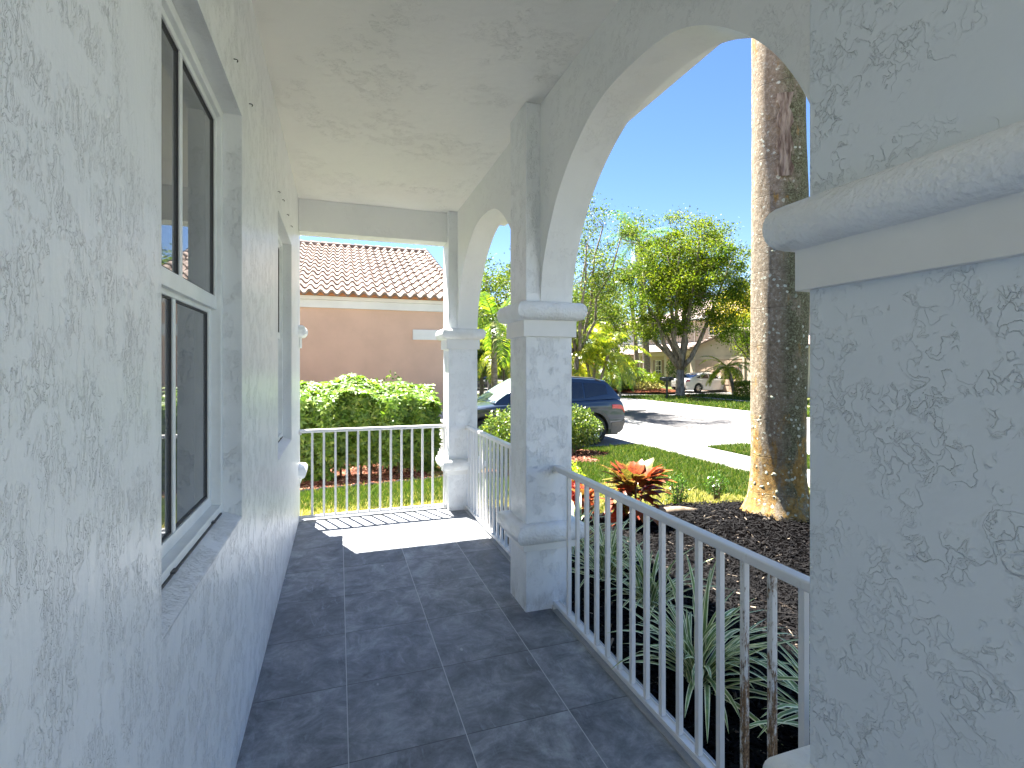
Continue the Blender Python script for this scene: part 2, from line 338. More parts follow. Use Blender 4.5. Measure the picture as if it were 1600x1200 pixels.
def royal():
    t = NT('royal_palm_bark'); x, y, z = t.sep(t.pos)
    col = t.ramp(t.noise(t.scale(t.pos,(1,1,.8)), 24, 8, .76), [(.3,(.13,.095,.06)), (.5,(.23,.185,.13)), (.68,(.36,.305,.225))])
    patch = t.noise(t.scale(t.pos,(1,1,1.1)), 34, 5, .7)
    col = t.mix(t.ss(patch, .57, .61, 0, .5), col, (.42,.41,.35))
    side = t.ss(t.math('ADD', x, t.math('MULTIPLY', y, -.35)), 2.84, 2.98)     # moss on one side of the trunk
    moss = t.ss(t.noise(t.scale(t.pos,(1,1,.55)), 6, 8, .75), .33, .50)
    mc = t.ramp(t.noise(t.pos, 60, 4, .7), [(.38,(.045,.04,.02)), (.52,(.12,.115,.06)), (.68,(.26,.29,.18))])
    col = t.mix(t.math('MULTIPLY', t.math('MULTIPLY', side, moss), .9), col, mc)
    low = t.ss(z, .15, 1.35, 1., 0.)
    ob = t.ss(t.noise(t.scale(t.pos,(1.3,1.3,.5)), 3.6, 6, .7, .5), t.ss(low, 0, 1, .80, .42), .86)
    ob = t.ss(t.math('ADD', t.noise(t.scale(t.pos,(1.3,1.3,.45)), 4.6, 7, .72, .4), t.math('MULTIPLY', low, .19)), .57, .68)
    col = t.mix(t.math('MULTIPLY', ob, .85), col, t.ramp(t.noise(t.pos, 16, 5, .7), [(.35,(.12,.085,.035)), (.5,(.33,.18,.04)), (.68,(.34,.29,.14))]))
    lv = t.vor(t.node('ShaderNodeVectorMath', {0: t.pos, 1: t.scale(t.node('ShaderNodeTexNoise', {'Vector': t.pos, 'Scale': 14.}).outputs[1], (.05,.05,.05))}, operation='ADD').outputs[0], 15)
    lich = t.math('MULTIPLY', t.ss(lv, .20, .25, 1., 0.), t.ss(t.noise(t.pos, 3.4, 3), .48, .56))
    col = t.mix(t.math('MULTIPLY', lich, .85), col, t.ramp(t.noise(t.pos, 80, 2), [(.4,(.42,.45,.36)), (.65,(.70,.70,.58))]))
    rz = t.math('ADD', z, t.math('MULTIPLY', t.noise(t.pos, 3, 3), .06)); q = t.math('DIVIDE', rz, .39); q = t.math('SUBTRACT', q, t.math('FLOOR', q))
    ring = t.ss(t.math('ABSOLUTE', t.math('SUBTRACT', q, .5)), .0, .014, 1., 0.)
    col = t.mix(t.math('MULTIPLY', ring, .55), col, (.07,.06,.045))
    h = t.math('ADD', t.math('MULTIPLY', t.noise(t.scale(t.pos,(1,1,.7)), 16, 8, .75), 1.5), t.math('MULTIPLY', lich, .12))
    h = t.math('SUBTRACT', h, t.math('MULTIPLY', ring, .5)); h = t.math('ADD', h, t.math('MULTIPLY', t.ss(patch, .54, .62), .25))
    return t.fin(col, .92, t.bump(h, .7, .012), spec=.15)
M['royal'] = royal()
M['wound'] = bark('exposed_palm_fibre', (.10,.065,.045), (.36,.29,.22), 30, (1,1,.12))

def housep(name, c, sc=40):
    t = NT(name); n = t.noise(t.pos, 1.3, 5, .6); h = t.noise(t.pos, sc, 4, .7)
    return t.fin(t.mix(t.ss(n,.3,.7), c, tuple(x*.9 for x in c)), .85, t.bump(h, .5, .006), spec=.2)
M['peach'] = housep('peach_stucco', (.66,.44,.325)); M['cream'] = housep('cream_stucco', (.56,.46,.36)); M['beige'] = housep('beige_stucco', (.50,.41,.34))
M['whitep'] = housep('white_trim_paint', (.76,.74,.70)); M['pink'] = housep('pink_stucco', (.52,.30,.24)); M['palew'] = housep('pale_grey_stucco', (.62,.61,.62))
def rooft(name, a, b, d):
    t = NT(name); n = t.noise(t.pos, 2.2, 6, .7); n2 = t.noise(t.pos, 30, 4, .7)
    c = t.ramp(t.math('ADD', t.math('MULTIPLY', n, .6), t.math('MULTIPLY', n2, .4)), [(.38, d), (.5, a), (.62, b)])
    return t.fin(c, .85, t.bump(n2, .4, .006), spec=.2)
M['rtile'] = rooft('clay_roof_tile', (.235,.18,.15), (.33,.265,.225), (.10,.075,.062))
M['mortar'] = plain('orange_roof_mortar', (.50,.20,.08), .9, var=.2)
def rtile2():
    t = NT('far_roof_tile'); x, y, z = t.sep(t.pos)
    c = t.mix(t.ss(t.noise(t.pos, 2, 5, .7), .35, .65), (.28,.21,.19), (.36,.29,.26))
    w_ = t.math('SINE', t.math('MULTIPLY', t.math('ADD', x, y), 22.)); s_ = t.math('SINE', t.math('MULTIPLY', z, 45.))
    return t.fin(c, .85, t.bump(t.math('ADD', w_, s_), .7, .04), spec=.2)
M['farroof'] = rtile2()
M['gdoor'] = plain('tan_garage_door_paint', (.46,.33,.24), .6, var=.05)
M['gdark'] = plain('brown_garage_door_paint', (.13,.10,.09), .6)
M['winpane'] = plain('far_window_glass', (.03,.04,.045), .05, spec=.8, var=.3)
M['shut'] = plain('brown_shutter', (.22,.15,.10), .6)
M['black'] = plain('black_metal', (.02,.02,.022), .4)
M['brown'] = plain('dark_brown_metal', (.045,.032,.025), .5)
M['lampg'] = plain('frosted_lamp_glass', (.75,.75,.72), .3)
M['flagr'] = plain('flag_red_cloth', (.45,.03,.03), .8); M['flagw'] = plain('flag_white_cloth', (.75,.73,.70), .8); M['flagb'] = plain('flag_blue_cloth', (.03,.05,.22), .8)
def paint(name, c, metal=.5, flake=.1):
    t = NT(name); n = t.noise(t.pos, 3, 3); return t.fin(t.mix(t.ss(n,.3,.7), c, tuple(x*.93 for x in c)), .32, None, metal, .5, 1.)
M['blue'] = paint('blue_grey_car_paint', (.018,.034,.062), .45); M['silver'] = paint('white_car_paint', (.72,.71,.68), .15)
M['darkcar'] = paint('dark_blue_car_paint', (.012,.022,.05), .3)
M['clad'] = plain('grey_plastic_cladding', (.085,.08,.078), .55); M['tyre'] = plain('tyre_rubber', (.018,.018,.018), .8, bump=.3)
M['alloy'] = plain('alloy_wheel', (.55,.55,.55), .3, .8); M['alloyd'] = plain('wheel_dark_inset', (.03,.03,.03), .5)
M['cglass'] = plain('dark_car_glass', (.012,.015,.018), .03, spec=.9, var=.1); M['wglass'] = plain('pale_car_glass', (.20,.27,.27), .03, spec=.9, var=.3)
M['tail'] = plain('red_tail_lamp', (.55,.02,.02), .15, coat=1); M['amber'] = plain('amber_lamp', (.60,.18,.03), .2)
M['chrome'] = plain('chrome_trim', (.6,.6,.6), .15, .9); M['plate'] = plain('licence_plate', (.7,.7,.68), .5)
M['wood'] = plain('weathered_log', (.20,.15,.10), .9, var=.4, sc=15, bump=.6); M['edging'] = plain('black_edging', (.012,.013,.016), .9, spec=.1, var=.3, bump=.3)

# ---------------------------------------------------------------- ground
def sstep(a, b, v): t = np.clip((v - a) / (b - a), 0, 1); return t * t * (3 - 2 * t)
PALM = (4.47, 4.22)
def gz(x, y):
    x = np.asarray(x, float); y = np.asarray(y, float)
    q = np.maximum(x - 1.4, y - 5.6)
    z = -.14 - .26 * sstep(0, 5., q)
    d2 = (x - PALM[0])**2 + (y - PALM[1])**2
    return z + .27 * np.exp(-d2 / 1.1)
def axis(segs):
    out = []
    for a, b, n in segs: out += list(np.linspace(a, b, n, endpoint=False))
    return np.array(out + [segs[-1][1]])
gx = axis([(-900,-60,6),(-60,-8,8),(-8,0,16),(0,10,100),(10,60,10),(60,900,6)])
gy = axis([(-600,-20,5),(-20,0,6),(0,13,110),(13,60,10),(60,1200,8)])
def sheet(name, xs, ys, mat, dz=0, mask=None, jitter=0, zf=gz, kind='structure'):
    X, Y = np.meshgrid(xs, ys, indexing='ij'); Z = zf(X, Y) + dz
    if jitter: Z = Z + rng.normal(0, jitter, Z.shape)
    nx, ny = X.shape; V = np.stack([X, Y, Z], -1).reshape(-1, 3)
    I = np.arange(nx*ny).reshape(nx, ny)
    F = np.stack([I[:-1,:-1], I[1:,:-1], I[1:,1:], I[:-1,1:]], -1)
    if mask is not None:
        cx = (X[:-1,:-1]+X[1:,1:])/2; cy = (Y[:-1,:-1]+Y[1:,1:])/2; F = F[mask(cx, cy)]
    o = np_mesh(name, V, F.reshape(-1, 4), mat, smooth=True); tag(o, kind=kind); return o
g_o = sheet('ground', gx, gy, M['ground'], zf=lambda x, y: np.where((x<1.3)&(y<5.4)&(x>-30), -.35, gz(x,y)) - .035*((x>1.3)&(x<6.6)&(y<5.3)&(y>-2)))
flat = lambda x, y: np.full(np.shape(x), -.4)
def flatbox(name, x0, x1, y0, y1, z, mat, t=.05):
    o = MB().box(x0, x1, y0, y1, z - t, z).build(name, mat); tag(o, kind='structure'); return o
flatbox('street', 9.9, 16.1, -60, 140, -.392, M['street'])
flatbox('kerb', 9.4, 9.896, -60, 140, -.384, M['curb'])
flatbox('kerb', 16.104, 16.55, -60, 140, -.384, M['curb'])
flatbox('sidewalk', 6.92, 8.18, -60, 10.6, -.386, M['conc'])
flatbox('driveway', 1.2, 9.396, 10.604, 17.2, -.385, M['drive'])
flatbox('driveway_apron', 8.184, 9.396, 9.8, 10.6, -.3855, M['drive'])
flatbox('sidewalk', 6.92, 8.18, 17.204, 120, -.386, M['conc'])
flatbox('added_bounce_paving', 1.38, 6.916, -14, -1.2, -.13, M['drive'], .3)  # unseen paving added to bounce sunlight up to the porch ceiling
flatbox('added_bounce_paving', -4, 1.376, -14, -3.6, -.13, M['drive'], .3)  # second added slab, past the open porch end, also for bounce
flatbox('far_sidewalk', 20.2, 21.5, -60, 27.6, -.386, M['conc'])
flatbox('far_sidewalk', 20.2, 21.5, 34.5, 120, -.386, M['conc'])
flatbox('far_driveway', 16.554, 27.0, 28.1, 34.2, -.383, M['drive'])

def mulch_mask(x, y):
    edge = 5.05 + .16*np.sin(x*2.3) + .1*np.sin(x*5.1+1)
    a = (x > 1.38) & (y < edge) & (x < 6.0 + .2*np.sin(y*2)) & (y > -1.1)
    a |= (x > 1.38) & (x < 2.6+.1*np.sin(y*3)) & (y < 6.2)
    a |= ((x-4.8)**2 + (y-9.8)**2 < .7**2) | ((x-2.6)**2 + (y-7.7)**2 < .6**2)
    a |= (x-4.35)**2 + (y-8.9)**2 < .45**2
    return a
sheet('mulch_bed_soil', np.arange(1.36, 7, .06), np.arange(-4, 11.2, .06), M['mulchg'], .006, mulch_mask, .006)
def hedge_edge(x): return 7.32 + .17*(x+.6)
def red_mask(x, y): return (y > hedge_edge(x) + .04*np.sin(x*4)) & (y < 12.9) & (x < 2.5) & (x > -6) & ((y<9.8)|(x<1.15))
sheet('red_mulch_bed_soil', np.arange(-6, 2.6, .08), np.arange(6.2, 12.9, .08), M['redg'], .006, red_mask, .006)

def chips_obj(name, n, x0, x1, y0, y1, mask, mat, L, W, label, zj=.02, dens=None):
    x = rng.uniform(x0, x1, n*3); y = rng.uniform(y0, y1, n*3)
    k = mask(x, y)
    if dens is not None: k &= rng.random(n*3) < dens(x, y)
    x = x[k][:n]; y = y[k][:n]; n = len(x)
    P = np.stack([x, y, gz(x, y) + .008 + rng.random(n)**2*zj], -1)
    a = rng.uniform(0, 2*pi, n); el = rng.normal(0, .28, n)
    D = np.stack([np.cos(a)*np.cos(el), np.sin(a)*np.cos(el), np.sin(el)], -1)
    U = np.cross(D, np.stack([rng.normal(0,.4,n), rng.normal(0,.4,n), np.ones(n)], -1)); U /= np.linalg.norm(U, axis=1)[:,None]
    N = np.cross(U, D)
    l = (L*np.exp(rng.normal(0,.45,n)))[:,None]/2; w_ = (W*np.exp(rng.normal(0,.35,n)))[:,None]/2; h = w_*.6
    V = np.stack([P-D*l-U*w_*.6, P+D*l-U*w_*.7, P+D*l*.8+N*h, P-D*l*.9+N*h, P+D*l*.9+U*w_, P-D*l+U*w_*.8], 1)
    b = np.arange(n)[:,None]*6
    F = np.concatenate([b+np.array([[0,1,2,3]]), b+np.array([[3,2,4,5]])])
    o = np_mesh(name, V.reshape(-1,3), F, mat); tag(o, label, 'mulch', kind='stuff'); return o
chips_obj('black_mulch', 80000, 1.38, 6.2, -.5, 6.3, mulch_mask, M['chip'], .044, .0105, 'black wood chip mulch around the palm and strap-leaved plants', .03,
          lambda x, y: np.clip(1.3 - .16*np.hypot(x, y), .25, 1))
chips_obj('dark_mulch', 5000, 1.9, 5.9, 6.5, 10.8, mulch_mask, M['redchip'], .05, .016, 'brown bark mulch around the bushes at the edge of the driveway')
chips_obj('red_mulch', 16000, -3.5, 2.5, 6.9, 10.5, red_mask, M['redchip'], .045, .014, 'red bark mulch under the tall hedge')

def blades(name, n, x0, x1, y0, y1, mask, mat, h, wd, label, base=None, parent=None):
    x = rng.uniform(x0, x1, n); y = rng.uniform(y0, y1, n); k = mask(x, y); x = x[k]; y = y[k]; n = len(x)
    z = gz(x, y) if base is None else np.full(n, base)
    hh = h*np.exp(rng.normal(0,.3,n)); a = rng.uniform(0, 2*pi, n); ln = rng.normal(0,.45,n)*hh; b = rng.uniform(0, 2*pi, n)
    P = np.stack([x, y, z-.005], -1); U = np.stack([np.cos(a), np.sin(a), 0*a], -1)*wd*rng.uniform(.6,1.4,n)[:,None]
    T = P + np.stack([np.cos(b)*ln, np.sin(b)*ln, hh], -1)
    Mi = P + np.stack([np.cos(b)*ln*.3, np.sin(b)*ln*.3, hh*.55], -1)
    V = np.stack([P-U/2, P+U/2, Mi+U*.4, T, Mi-U*.4], 1); bb = np.arange(n)[:,None]*5
    F = np.concatenate([bb+np.array([[0,1,2,4]])])
    F3 = bb+np.array([[4,2,3,3]])
    me = None
    V = V.reshape(-1, 3)
    F = np.concatenate([F, np.stack([F3[:,0],F3[:,1],F3[:,2]],-1).repeat(1,0) @ np.eye(3,4,dtype=int) + np.zeros((n,4),int)]) if False else F
    # tip as a second narrow quad
    V2 = np.concatenate([V.reshape(n,5,3), (T+U*.08)[:,None,:]], 1).reshape(-1,3); bb = np.arange(n)[:,None]*6
    F = np.concatenate([bb+np.array([[0,1,2,4]]), bb+np.array([[4,2,5,3]])])
    o = np_mesh(name, V2, F, mat); return tag(o, label, 'grass', kind='stuff')
ln1 = lambda x, y: np.sin(x*1.7+y*.6)+np.sin(y*2.3-x)
def lawn_mask(x, y): return (~mulch_mask(x, y)) & (x > 1.36) & (x < 6.92+.02*np.sin(y*9)) & (y < 10.6+.03*np.sin(x*7)) & ~((y < 10.6) & (x < 1.4))
def dry_zone(x, y): return ((y - 5.2) + .35*ln1(x,y) < 1.0) | ((x < 3.6+.3*ln1(x,y)) & (y < 8.5))
dr = lambda x, y: lawn_mask(x, y) & dry_zone(x, y) ; 
grn = lambda x, y: lawn_mask(x, y) & (~dry_zone(x, y) | (rng.random(np.shape(x)) < .06))
blades('lawn_grass', 150000, 1.4, 6.95, 4.6, 10.65, grn, M['grass'], .055, .010, 'bright green lawn between the mulch bed and the driveway')
blades('dry_grass', 60000, 1.4, 6.2, 4.7, 9, dr, M['dry'], .035, .009, 'dry straw-coloured grass beside the mulch bed')
blades('lawn_grass', 60000, 5.9, 6.95, -1.1, 5.2, lambda x, y: ~mulch_mask(x, y), M['grass'], .055, .010, 'green lawn behind the big palm trunk')
blades('verge_grass', 50000, 8.2, 9.38, 2, 9.78, lambda x, y: x > 0, M['grass'], .06, .012, 'strip of grass between the sidewalk and the street', -.4)
side_mask = lambda x, y: (y < hedge_edge(x)-.02) & (y > 5.62)
blades('side_grass', 70000, -2.6, 2.4, 5.62, 7.9, lambda x, y: side_mask(x, y) & (y > 6.05+.12*ln1(x*2,y)), M['grass'], .06, .009, 'green grass strip between the end railing and the hedge')
blades('side_dry_grass', 40000, -2.6, 2.4, 5.55, 7.0, lambda x, y: side_mask(x, y) & (y < 6.45+.12*ln1(x*2,y)), M['dry'], .04, .009, 'dry yellow grass just outside the end railing')
blades('far_lawn_grass', 60000, 16.56, 24, 12, 28.05, lambda x, y: ~((x > 20.2) & (x < 21.5)), M['grass'], .09, .05, 'sunny lawn across the street beside the white sedan', -.4)
blades('far_lawn_grass', 16000, 16.56, 20.1, 34.3, 50, lambda x, y: x > 0, M['grass'], .09, .06, 'grass across the street under the planting by the royal palm', -.4)

# ---------------------------------------------------------------- the house and its porch
WX = -.365; CZ = 3.12; AX0, AX1, PX0 = 1.175, 1.39, 1.08
house = thing('porch_house', 'white stucco house whose covered arcade porch the view is taken from', 'house')
def wall_holes(mb, ys, zs, holes, x, xb):      # front at x, back at xb, holes as (y0,y1,z0,z1)
    for i in range(len(ys)-1):
        for j in range(len(zs)-1):
            y0, y1, z0, z1 = ys[i], ys[i+1], zs[j], zs[j+1]
            if any(h[0] <= y0+1e-6 and y1 <= h[1]+1e-6 and h[2] <= z0+1e-6 and z1 <= h[3]+1e-6 for h in holes): continue
            mb.add([(x,y0,z0),(x,y1,z0),(x,y1,z1),(x,y0,z1)], [(0,1,2,3)])
            mb.add([(xb,y0,z0),(xb,y1,z0),(xb,y1,z1),(xb,y0,z1)], [(3,2,1,0)])
    for (y0,y1,z0,z1) in holes:
        mb.add([(x,y0,z0),(x,y1,z0),(x,y1,z1),(x,y0,z1),(xb,y0,z0),(xb,y1,z0),(xb,y1,z1),(xb,y0,z1)], [(0,4,5,1),(1,5,6,2),(2,6,7,3),(3,7,4,0)])
WIN = [(1.29, 2.255, .90, 2.50), (3.53, 4.50, .90, 2.50)]
mb = MB(); wall_holes(mb, [-3.2,1.29,2.255,3.53,4.50,5.45], [-.3,.90,2.50,CZ], WIN, WX, WX-.25)
mb.add([(WX,5.45,-.3),(WX-.25,5.45,-.3),(WX-.25,5.45,CZ),(WX,5.45,CZ)], [(0,1,2,3)])
mb.build('wall', M['wall'], house)
MB().box(WX-6, WX-.25, 5.2, 5.45, -.3, 3.4).build('side_wall', M['arch'], house)
for (y0, y1, z0, z1) in WIN:
    xf = WX - .065; f = .035
    m = MB(); m.box(xf-.06, xf, y0+.001, y0+f, z0+.03, z1-.001); m.box(xf-.06, xf, y1-f, y1-.001, z0+.03, z1-.001)
    m.box(xf-.06, xf, y0+f, y1-f, z1-f, z1-.001); m.box(xf-.06, xf, y0+f, y1-f, z0+.03, z0+.03+f)
    wn0 = m.build('window', M['vinyl'], house, bevel=.003)
    # sloping plaster sill
    s = MB(); s.add([(WX-.001,y0+.001,z0+.001),(WX-.001,y1-.001,z0+.001),(xf,y1-.001,z0+.001),(xf,y0+.001,z0+.001),
                     (WX-.001,y0+.001,z0+.004),(WX-.001,y1-.001,z0+.004),(xf,y1-.001,z0+.031),(xf,y0+.001,z0+.031)],
                    [(0,3,2,1),(4,5,6,7),(0,1,5,4),(1,2,6,5),(2,3,7,6),(3,0,4,7)])
    s.build('sill', M['wall'], wn0)
    zm = 1.745; ym = (y0+y1)/2 - .01
    # upper sash (outer plane) and lower sash (set back)
    for (nm, xa, za, zb, sw) in (('upper_sash', xf-.016, zm-.025, z1-f, .022), ('lower_sash', xf-.034, z0+.03+f, zm-.005, .036)):
        q = MB(); a, b = y0+f, y1-f
        q.box(xa-.02, xa, a, a+sw, za, zb); q.box(xa-.02, xa, b-sw, b, za, zb)
        q.box(xa-.02, xa, a+sw, b-sw, za, za+(.05 if nm == 'upper_sash' else .04)); q.box(xa-.02, xa, a+sw, b-sw, zb-sw, zb)
        q.box(xa-.019, xa-.001, ym-.012, ym+.012, za+.04, zb-sw)
        sh = q.build(nm, M['vinyl'], wn0, bevel=.002)
        p = MB().box(xa-.016, xa-.012, a+sw-.002, b-sw+.002, za+.03, zb-sw+.002).build('glass_pane', M['glass'], wn0)
        gk = MB()
        for (c0, c1) in ((a+sw, ym-.012), (ym+.012, b-sw)):
            zz0 = za+(.05 if nm == 'upper_sash' else .04); zz1 = zb-sw
            gk.box(xa-.0118, xa-.006, c0, c0+.003, zz0, zz1); gk.box(xa-.0118, xa-.006, c1-.003, c1, zz0, zz1)
            gk.box(xa-.0118, xa-.006, c0+.003, c1-.003, zz0, zz0+.005); gk.box(xa-.0118, xa-.006, c0+.003, c1-.003, zz1-.005, zz1)
        gk.build('gasket', M['gasket'], wn0)
    tr = MB(); tr.box(xf-.005, xf+.006, y0+f+.02, y1-f-.02, z0+.034, z0+.04); tr.box(xf-.002, xf+.012, y0+.3, y0+.33, z0+.04, z0+.046); tr.box(xf-.002, xf+.012, y1-.2, y1-.18, z0+.04, z0+.046)
    tr.build('track', M['gasket'], wn0)
    MB().box(xf-.14, xf-.10, y0+.01, y1-.01, z0+.03, z1-.02).build('blind', M['vinyl'], wn0)
m = MB(); m.box(WX-6, 1.80, -3.4, 5.47, CZ+.16, CZ+.24)
MB().box(WX-.25, AX0, -3.2, 5.47, CZ, CZ+.15).build('ceiling', M['ceil'], house)
m.build('roof_deck', M['slab'], house)
MB().box(AX1+.001, 1.79, -3.4, 5.47, CZ-.02, CZ+.155).build('eave', M['arch'], house)
MB().box(WX+.001, PX0-.001, 5.27, 5.469, 2.81, CZ-.001).build('end_beam', M['arch'], house)
r = MB(); r.add([(1.85,-3.5,CZ+.25),(1.85,5.5,CZ+.25),(-3,5.5,CZ+1.9),(-3,-3.5,CZ+1.9),(-7,5.5,CZ+.25),(-7,-3.5,CZ+.25)], [(0,1,2,3),(3,2,4,5),(1,4,2),(0,3,5),(0,5,4,1)])
r.build('roof', M['farroof'], house)
BAYS = [(-1.7, .30), (.93, 2.895), (3.19, 5.19)]; COLS = [(-2.0,-1.7), (.30,.93), (2.895,3.19), (5.19,5.47)]
ar = MB(); ar.box(AX0, AX1, -3.2, -2.0, 2.2, CZ)
for (a, b) in BAYS:
    c = (a+b)/2; Rr = (b-a)/2; zc = 1.81; n = 72
    pts = [(c - Rr*cos(pi*k/n), zc + Rr*sin(pi*k/n)) for k in range(n+1)]
    nb = lambda i: .005*sin(i*.31)+.003*sin(i*.47+1)
    pin = [(y, z+nb(i)) for i, (y, z) in enumerate(pts)]; pin[0] = pts[0]; pin[-1] = pts[-1]
    ar.grid([[(AX0, y, z) for y, z in pin], [(AX0, y, CZ) for y, z in pin]])
    ar.grid([[(AX1-.001, y, CZ+.1) for y, z in pin], [(AX1-.001, y, z) for y, z in pin]])
    ar.grid([[(AX1-.001, y, z) for y, z in pin], [((AX0+AX1)/2, y, z-nb(i*2)*.5) for i, (y, z) in enumerate(pin)], [(AX0, y, z) for y, z in pin]])
ar.build('arcade_wall', M['arch'], house)
def rect(x0, x1, y0, y1, o, z): return [(x0-o,y0-o,z),(x1+o,y0-o,z),(x1+o,y1+o,z),(x0-o,y1+o,z)]
def moulding(x0, x1, y0, y1, zb, band, roll, parent, name, up=True):
    m = MB(); z1 = zb+band
    m.loops([rect(x0,x1,y0,y1,.0,zb), rect(x0,x1,y0,y1,.021,zb), rect(x0,x1,y0,y1,.021,z1+.01)])
    bnd = m.build(name+'_band', M['band'], parent, bevel=.002)
    m = MB(); rr = roll/2; pr = []
    for k in range(13):
        a = -pi/2 + pi*k/12; pr.append((.018 + .055*(cos(a)**.8 if cos(a) > 0 else 0), z1+rr+rr*sin(a)))
    n = 10; rings = []
    rings.append(rect(x0,x1,y0,y1,.0,z1))
    for (o, z) in pr: rings.append(rect(x0,x1,y0,y1,o,z))
    rings.append(rect(x0,x1,y0,y1,.0,z1+roll))
    # subdivide sides a little so that the paint reads hand-trowelled
    R2 = []
    for i, rg in enumerate(rings):
        out = []
        for k in range(4):
            p, q = Vector(rg[k]), Vector(rg[(k+1) % 4])
            for j in range(8): 
                u = p.lerp(q, j/8); s_ = .0016*sin(j*2.1+k+i*.7); out.append((u.x+s_, u.y-s_, u.z+s_*.7))
        R2.append(out)
    m.loops(R2); o = m.build(name, M['mould'], parent); autosmooth(o, 50)
def column(y0, y1, mat, x0=PX0, x1=AX1, zt=CZ, nm='column'):
    e = MB().box(x0, x1, y0, y1, -.3, zt).build(nm, mat, house, bevel=.006, seg=3)
    moulding(x0, x1, y0, y1, 1.685, .10, .115, e, 'capital'); moulding(x0, x1, y0, y1, .375, .045, .12, e, 'base_moulding')
    return e
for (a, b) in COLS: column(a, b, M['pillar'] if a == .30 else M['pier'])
pe = MB().box(WX-.24, WX-.002, 5.30, 5.452, 0, .01).build('pilaster', M['pier'], house)
moulding(WX-.24, WX-.004, 5.29, 5.46, 1.685, .10, .115, pe, 'capital'); moulding(WX-.24, WX-.004, 5.29, 5.46, .375, .045, .12, pe, 'base_moulding')

fl = MB(); fl.grid([[(x, y, 0.0) for y in (-3.2, 0, 2, 4, 5.36)] for x in (WX, 0, .6, 1.245)])
tag(fl.build('floor', M['tile']), kind='structure')
sb_ = MB(); sb_.box(WX, 1.36, -3.2, 5.42, -.3, -.004); tag(sb_.build('floor_slab', M['slab']), kind='structure')
m = MB(); m.box(1.252, 1.345, -3.2, 5.36, -.004, -.0005); m.box(WX, 1.245, 5.362, 5.41, -.004, -.0005); tag(m.build('slab_kerb', M['slab']), kind='structure')

# railings
def railing(name, label, p0, p1, offs, rust=(), pads=True):
    p0 = Vector(p0); p1 = Vector(p1); L = (p1-p0).length; ang = math.atan2(p1.y-p0.y, p1.x-p0.x)
    t = thing(name, label, 'railing', p0, ang, 'white metal porch railings')
    MB().box(0, L, -.022, .022, .855, .888).build('top_rail', M['rail'], t, bevel=.007, seg=3)
    m = MB(); m.box(0, L, -.021, .021, .022, .040); m.box(0, L, -.021, -.016, .0405, .046); m.box(0, L, .016, .021, .0405, .046); m.build('bottom_rail', M['rail'], t, bevel=.002)
    for i, o in enumerate(offs):
        b = MB().box(o-.0105, o+.0105, -.0105, .0105, .0405, .854).build('baluster', M['rust'] if i in rust else M['rail'], t, bevel=.0015)
        if i in rust: b['label'] = 'rust-stained baluster'
    for x in ((.012, L-.012) if pads else ()):
        MB().box(x-.012, x+.012, -.03, .03, .84, .853).build('bracket', M['rail'], t, bevel=.003)
        MB().box(x-.012, x+.012, -.032, .032, .001, .0215).build('bracket', M['rail'], t, bevel=.003)
RX = 1.283
ys = [2.714 - .1138*k for k in range(16)]
railing('porch_railing', 'nearest railing, between the thick right pillar and the middle column, two balusters rusty', (RX, 2.895, 0), (RX, .93, 0), [2.895-y for y in ys], rust=(12, 13))
railing('porch_railing', 'second railing, between the middle column and the far corner column', (RX, 5.19, 0), (RX, 3.19, 0), [.06+.112*k for k in range(18)])
railing('porch_railing', 'end railing in front of the hedge, across the far end of the porch', (WX, 5.32, 0), (PX0, 5.32, 0), [.12+.1075*k for k in range(12)]+[1.425])
# small wall hooks
for hl, px, py in (('largest and nearest wall hook, high on the wall',365, 92), ('second wall hook from the camera, by the first window corner',389, 162), ('third wall hook from the camera, at the top of the far window',434, 299), ('fourth wall hook from the camera, just above the far window',441, 312), ('wall hook second closest to the end beam',448, 335), ('tiny wall hook closest to the end beam',454, 353)):
    a, b = ray(px); t_ = WX/a; 
    h = thing('wall_hook', hl, 'hook', (WX, t_*b, zat(py, t_)), 0, 'screw hooks in the porch wall')
    MB().tube([(0,0,0),(.009,0,0),(.013,0,-.002),(.014,0,-.006),(.011,0,-.010)], .0018, 6).build('shank', M['black'], h)

# ---------------------------------------------------------------- plants
def leaves(name, P, D, L, W, mat, parent=None, fold=.25, up=None, shape6=False):
    n = len(P); D = D/np.linalg.norm(D, axis=1)[:,None]
    A = rng.normal(0,1,(n,3)) if up is None else up + rng.normal(0,.35,(n,3))
    U = np.cross(D, A); U /= np.maximum(np.linalg.norm(U, axis=1)[:,None], 1e-6); N = np.cross(U, D)
    L = np.broadcast_to(L, (n,))[:,None]; W = np.broadcast_to(W, (n,))[:,None]
    if not shape6:
        V = np.stack([P, P+D*L*.45+U*W/2+N*W*fold, P+D*L-N*L*.08, P+D*L*.45-U*W/2+N*W*fold], 1)
        F = np.arange(n*4).reshape(n, 4)
    else:
        V = np.stack([P, P+D*L*.3+U*W*.42+N*W*fold, P+D*L*.68+U*W*.38+N*W*fold-N*L*.08, P+D*L-N*L*.22, P+D*L*.68-U*W*.38+N*W*fold-N*L*.08, P+D*L*.3-U*W*.42+N*W*fold, P+D*L*.5-N*L*.02], 1)
        b = np.arange(n)[:,None]*7
        F = np.concatenate([b+np.array([[0,1,2,6]]), b+np.array([[6,2,3,4]]), b+np.array([[0,6,4,5]])])
    return np_mesh(name, V.reshape(-1,3), F, mat, parent)
def rdir(n, upb=0.): 
    d = rng.normal(0,1,(n,3)); d /= np.linalg.norm(d,axis=1)[:,None]; d[:,2] += upb; return d

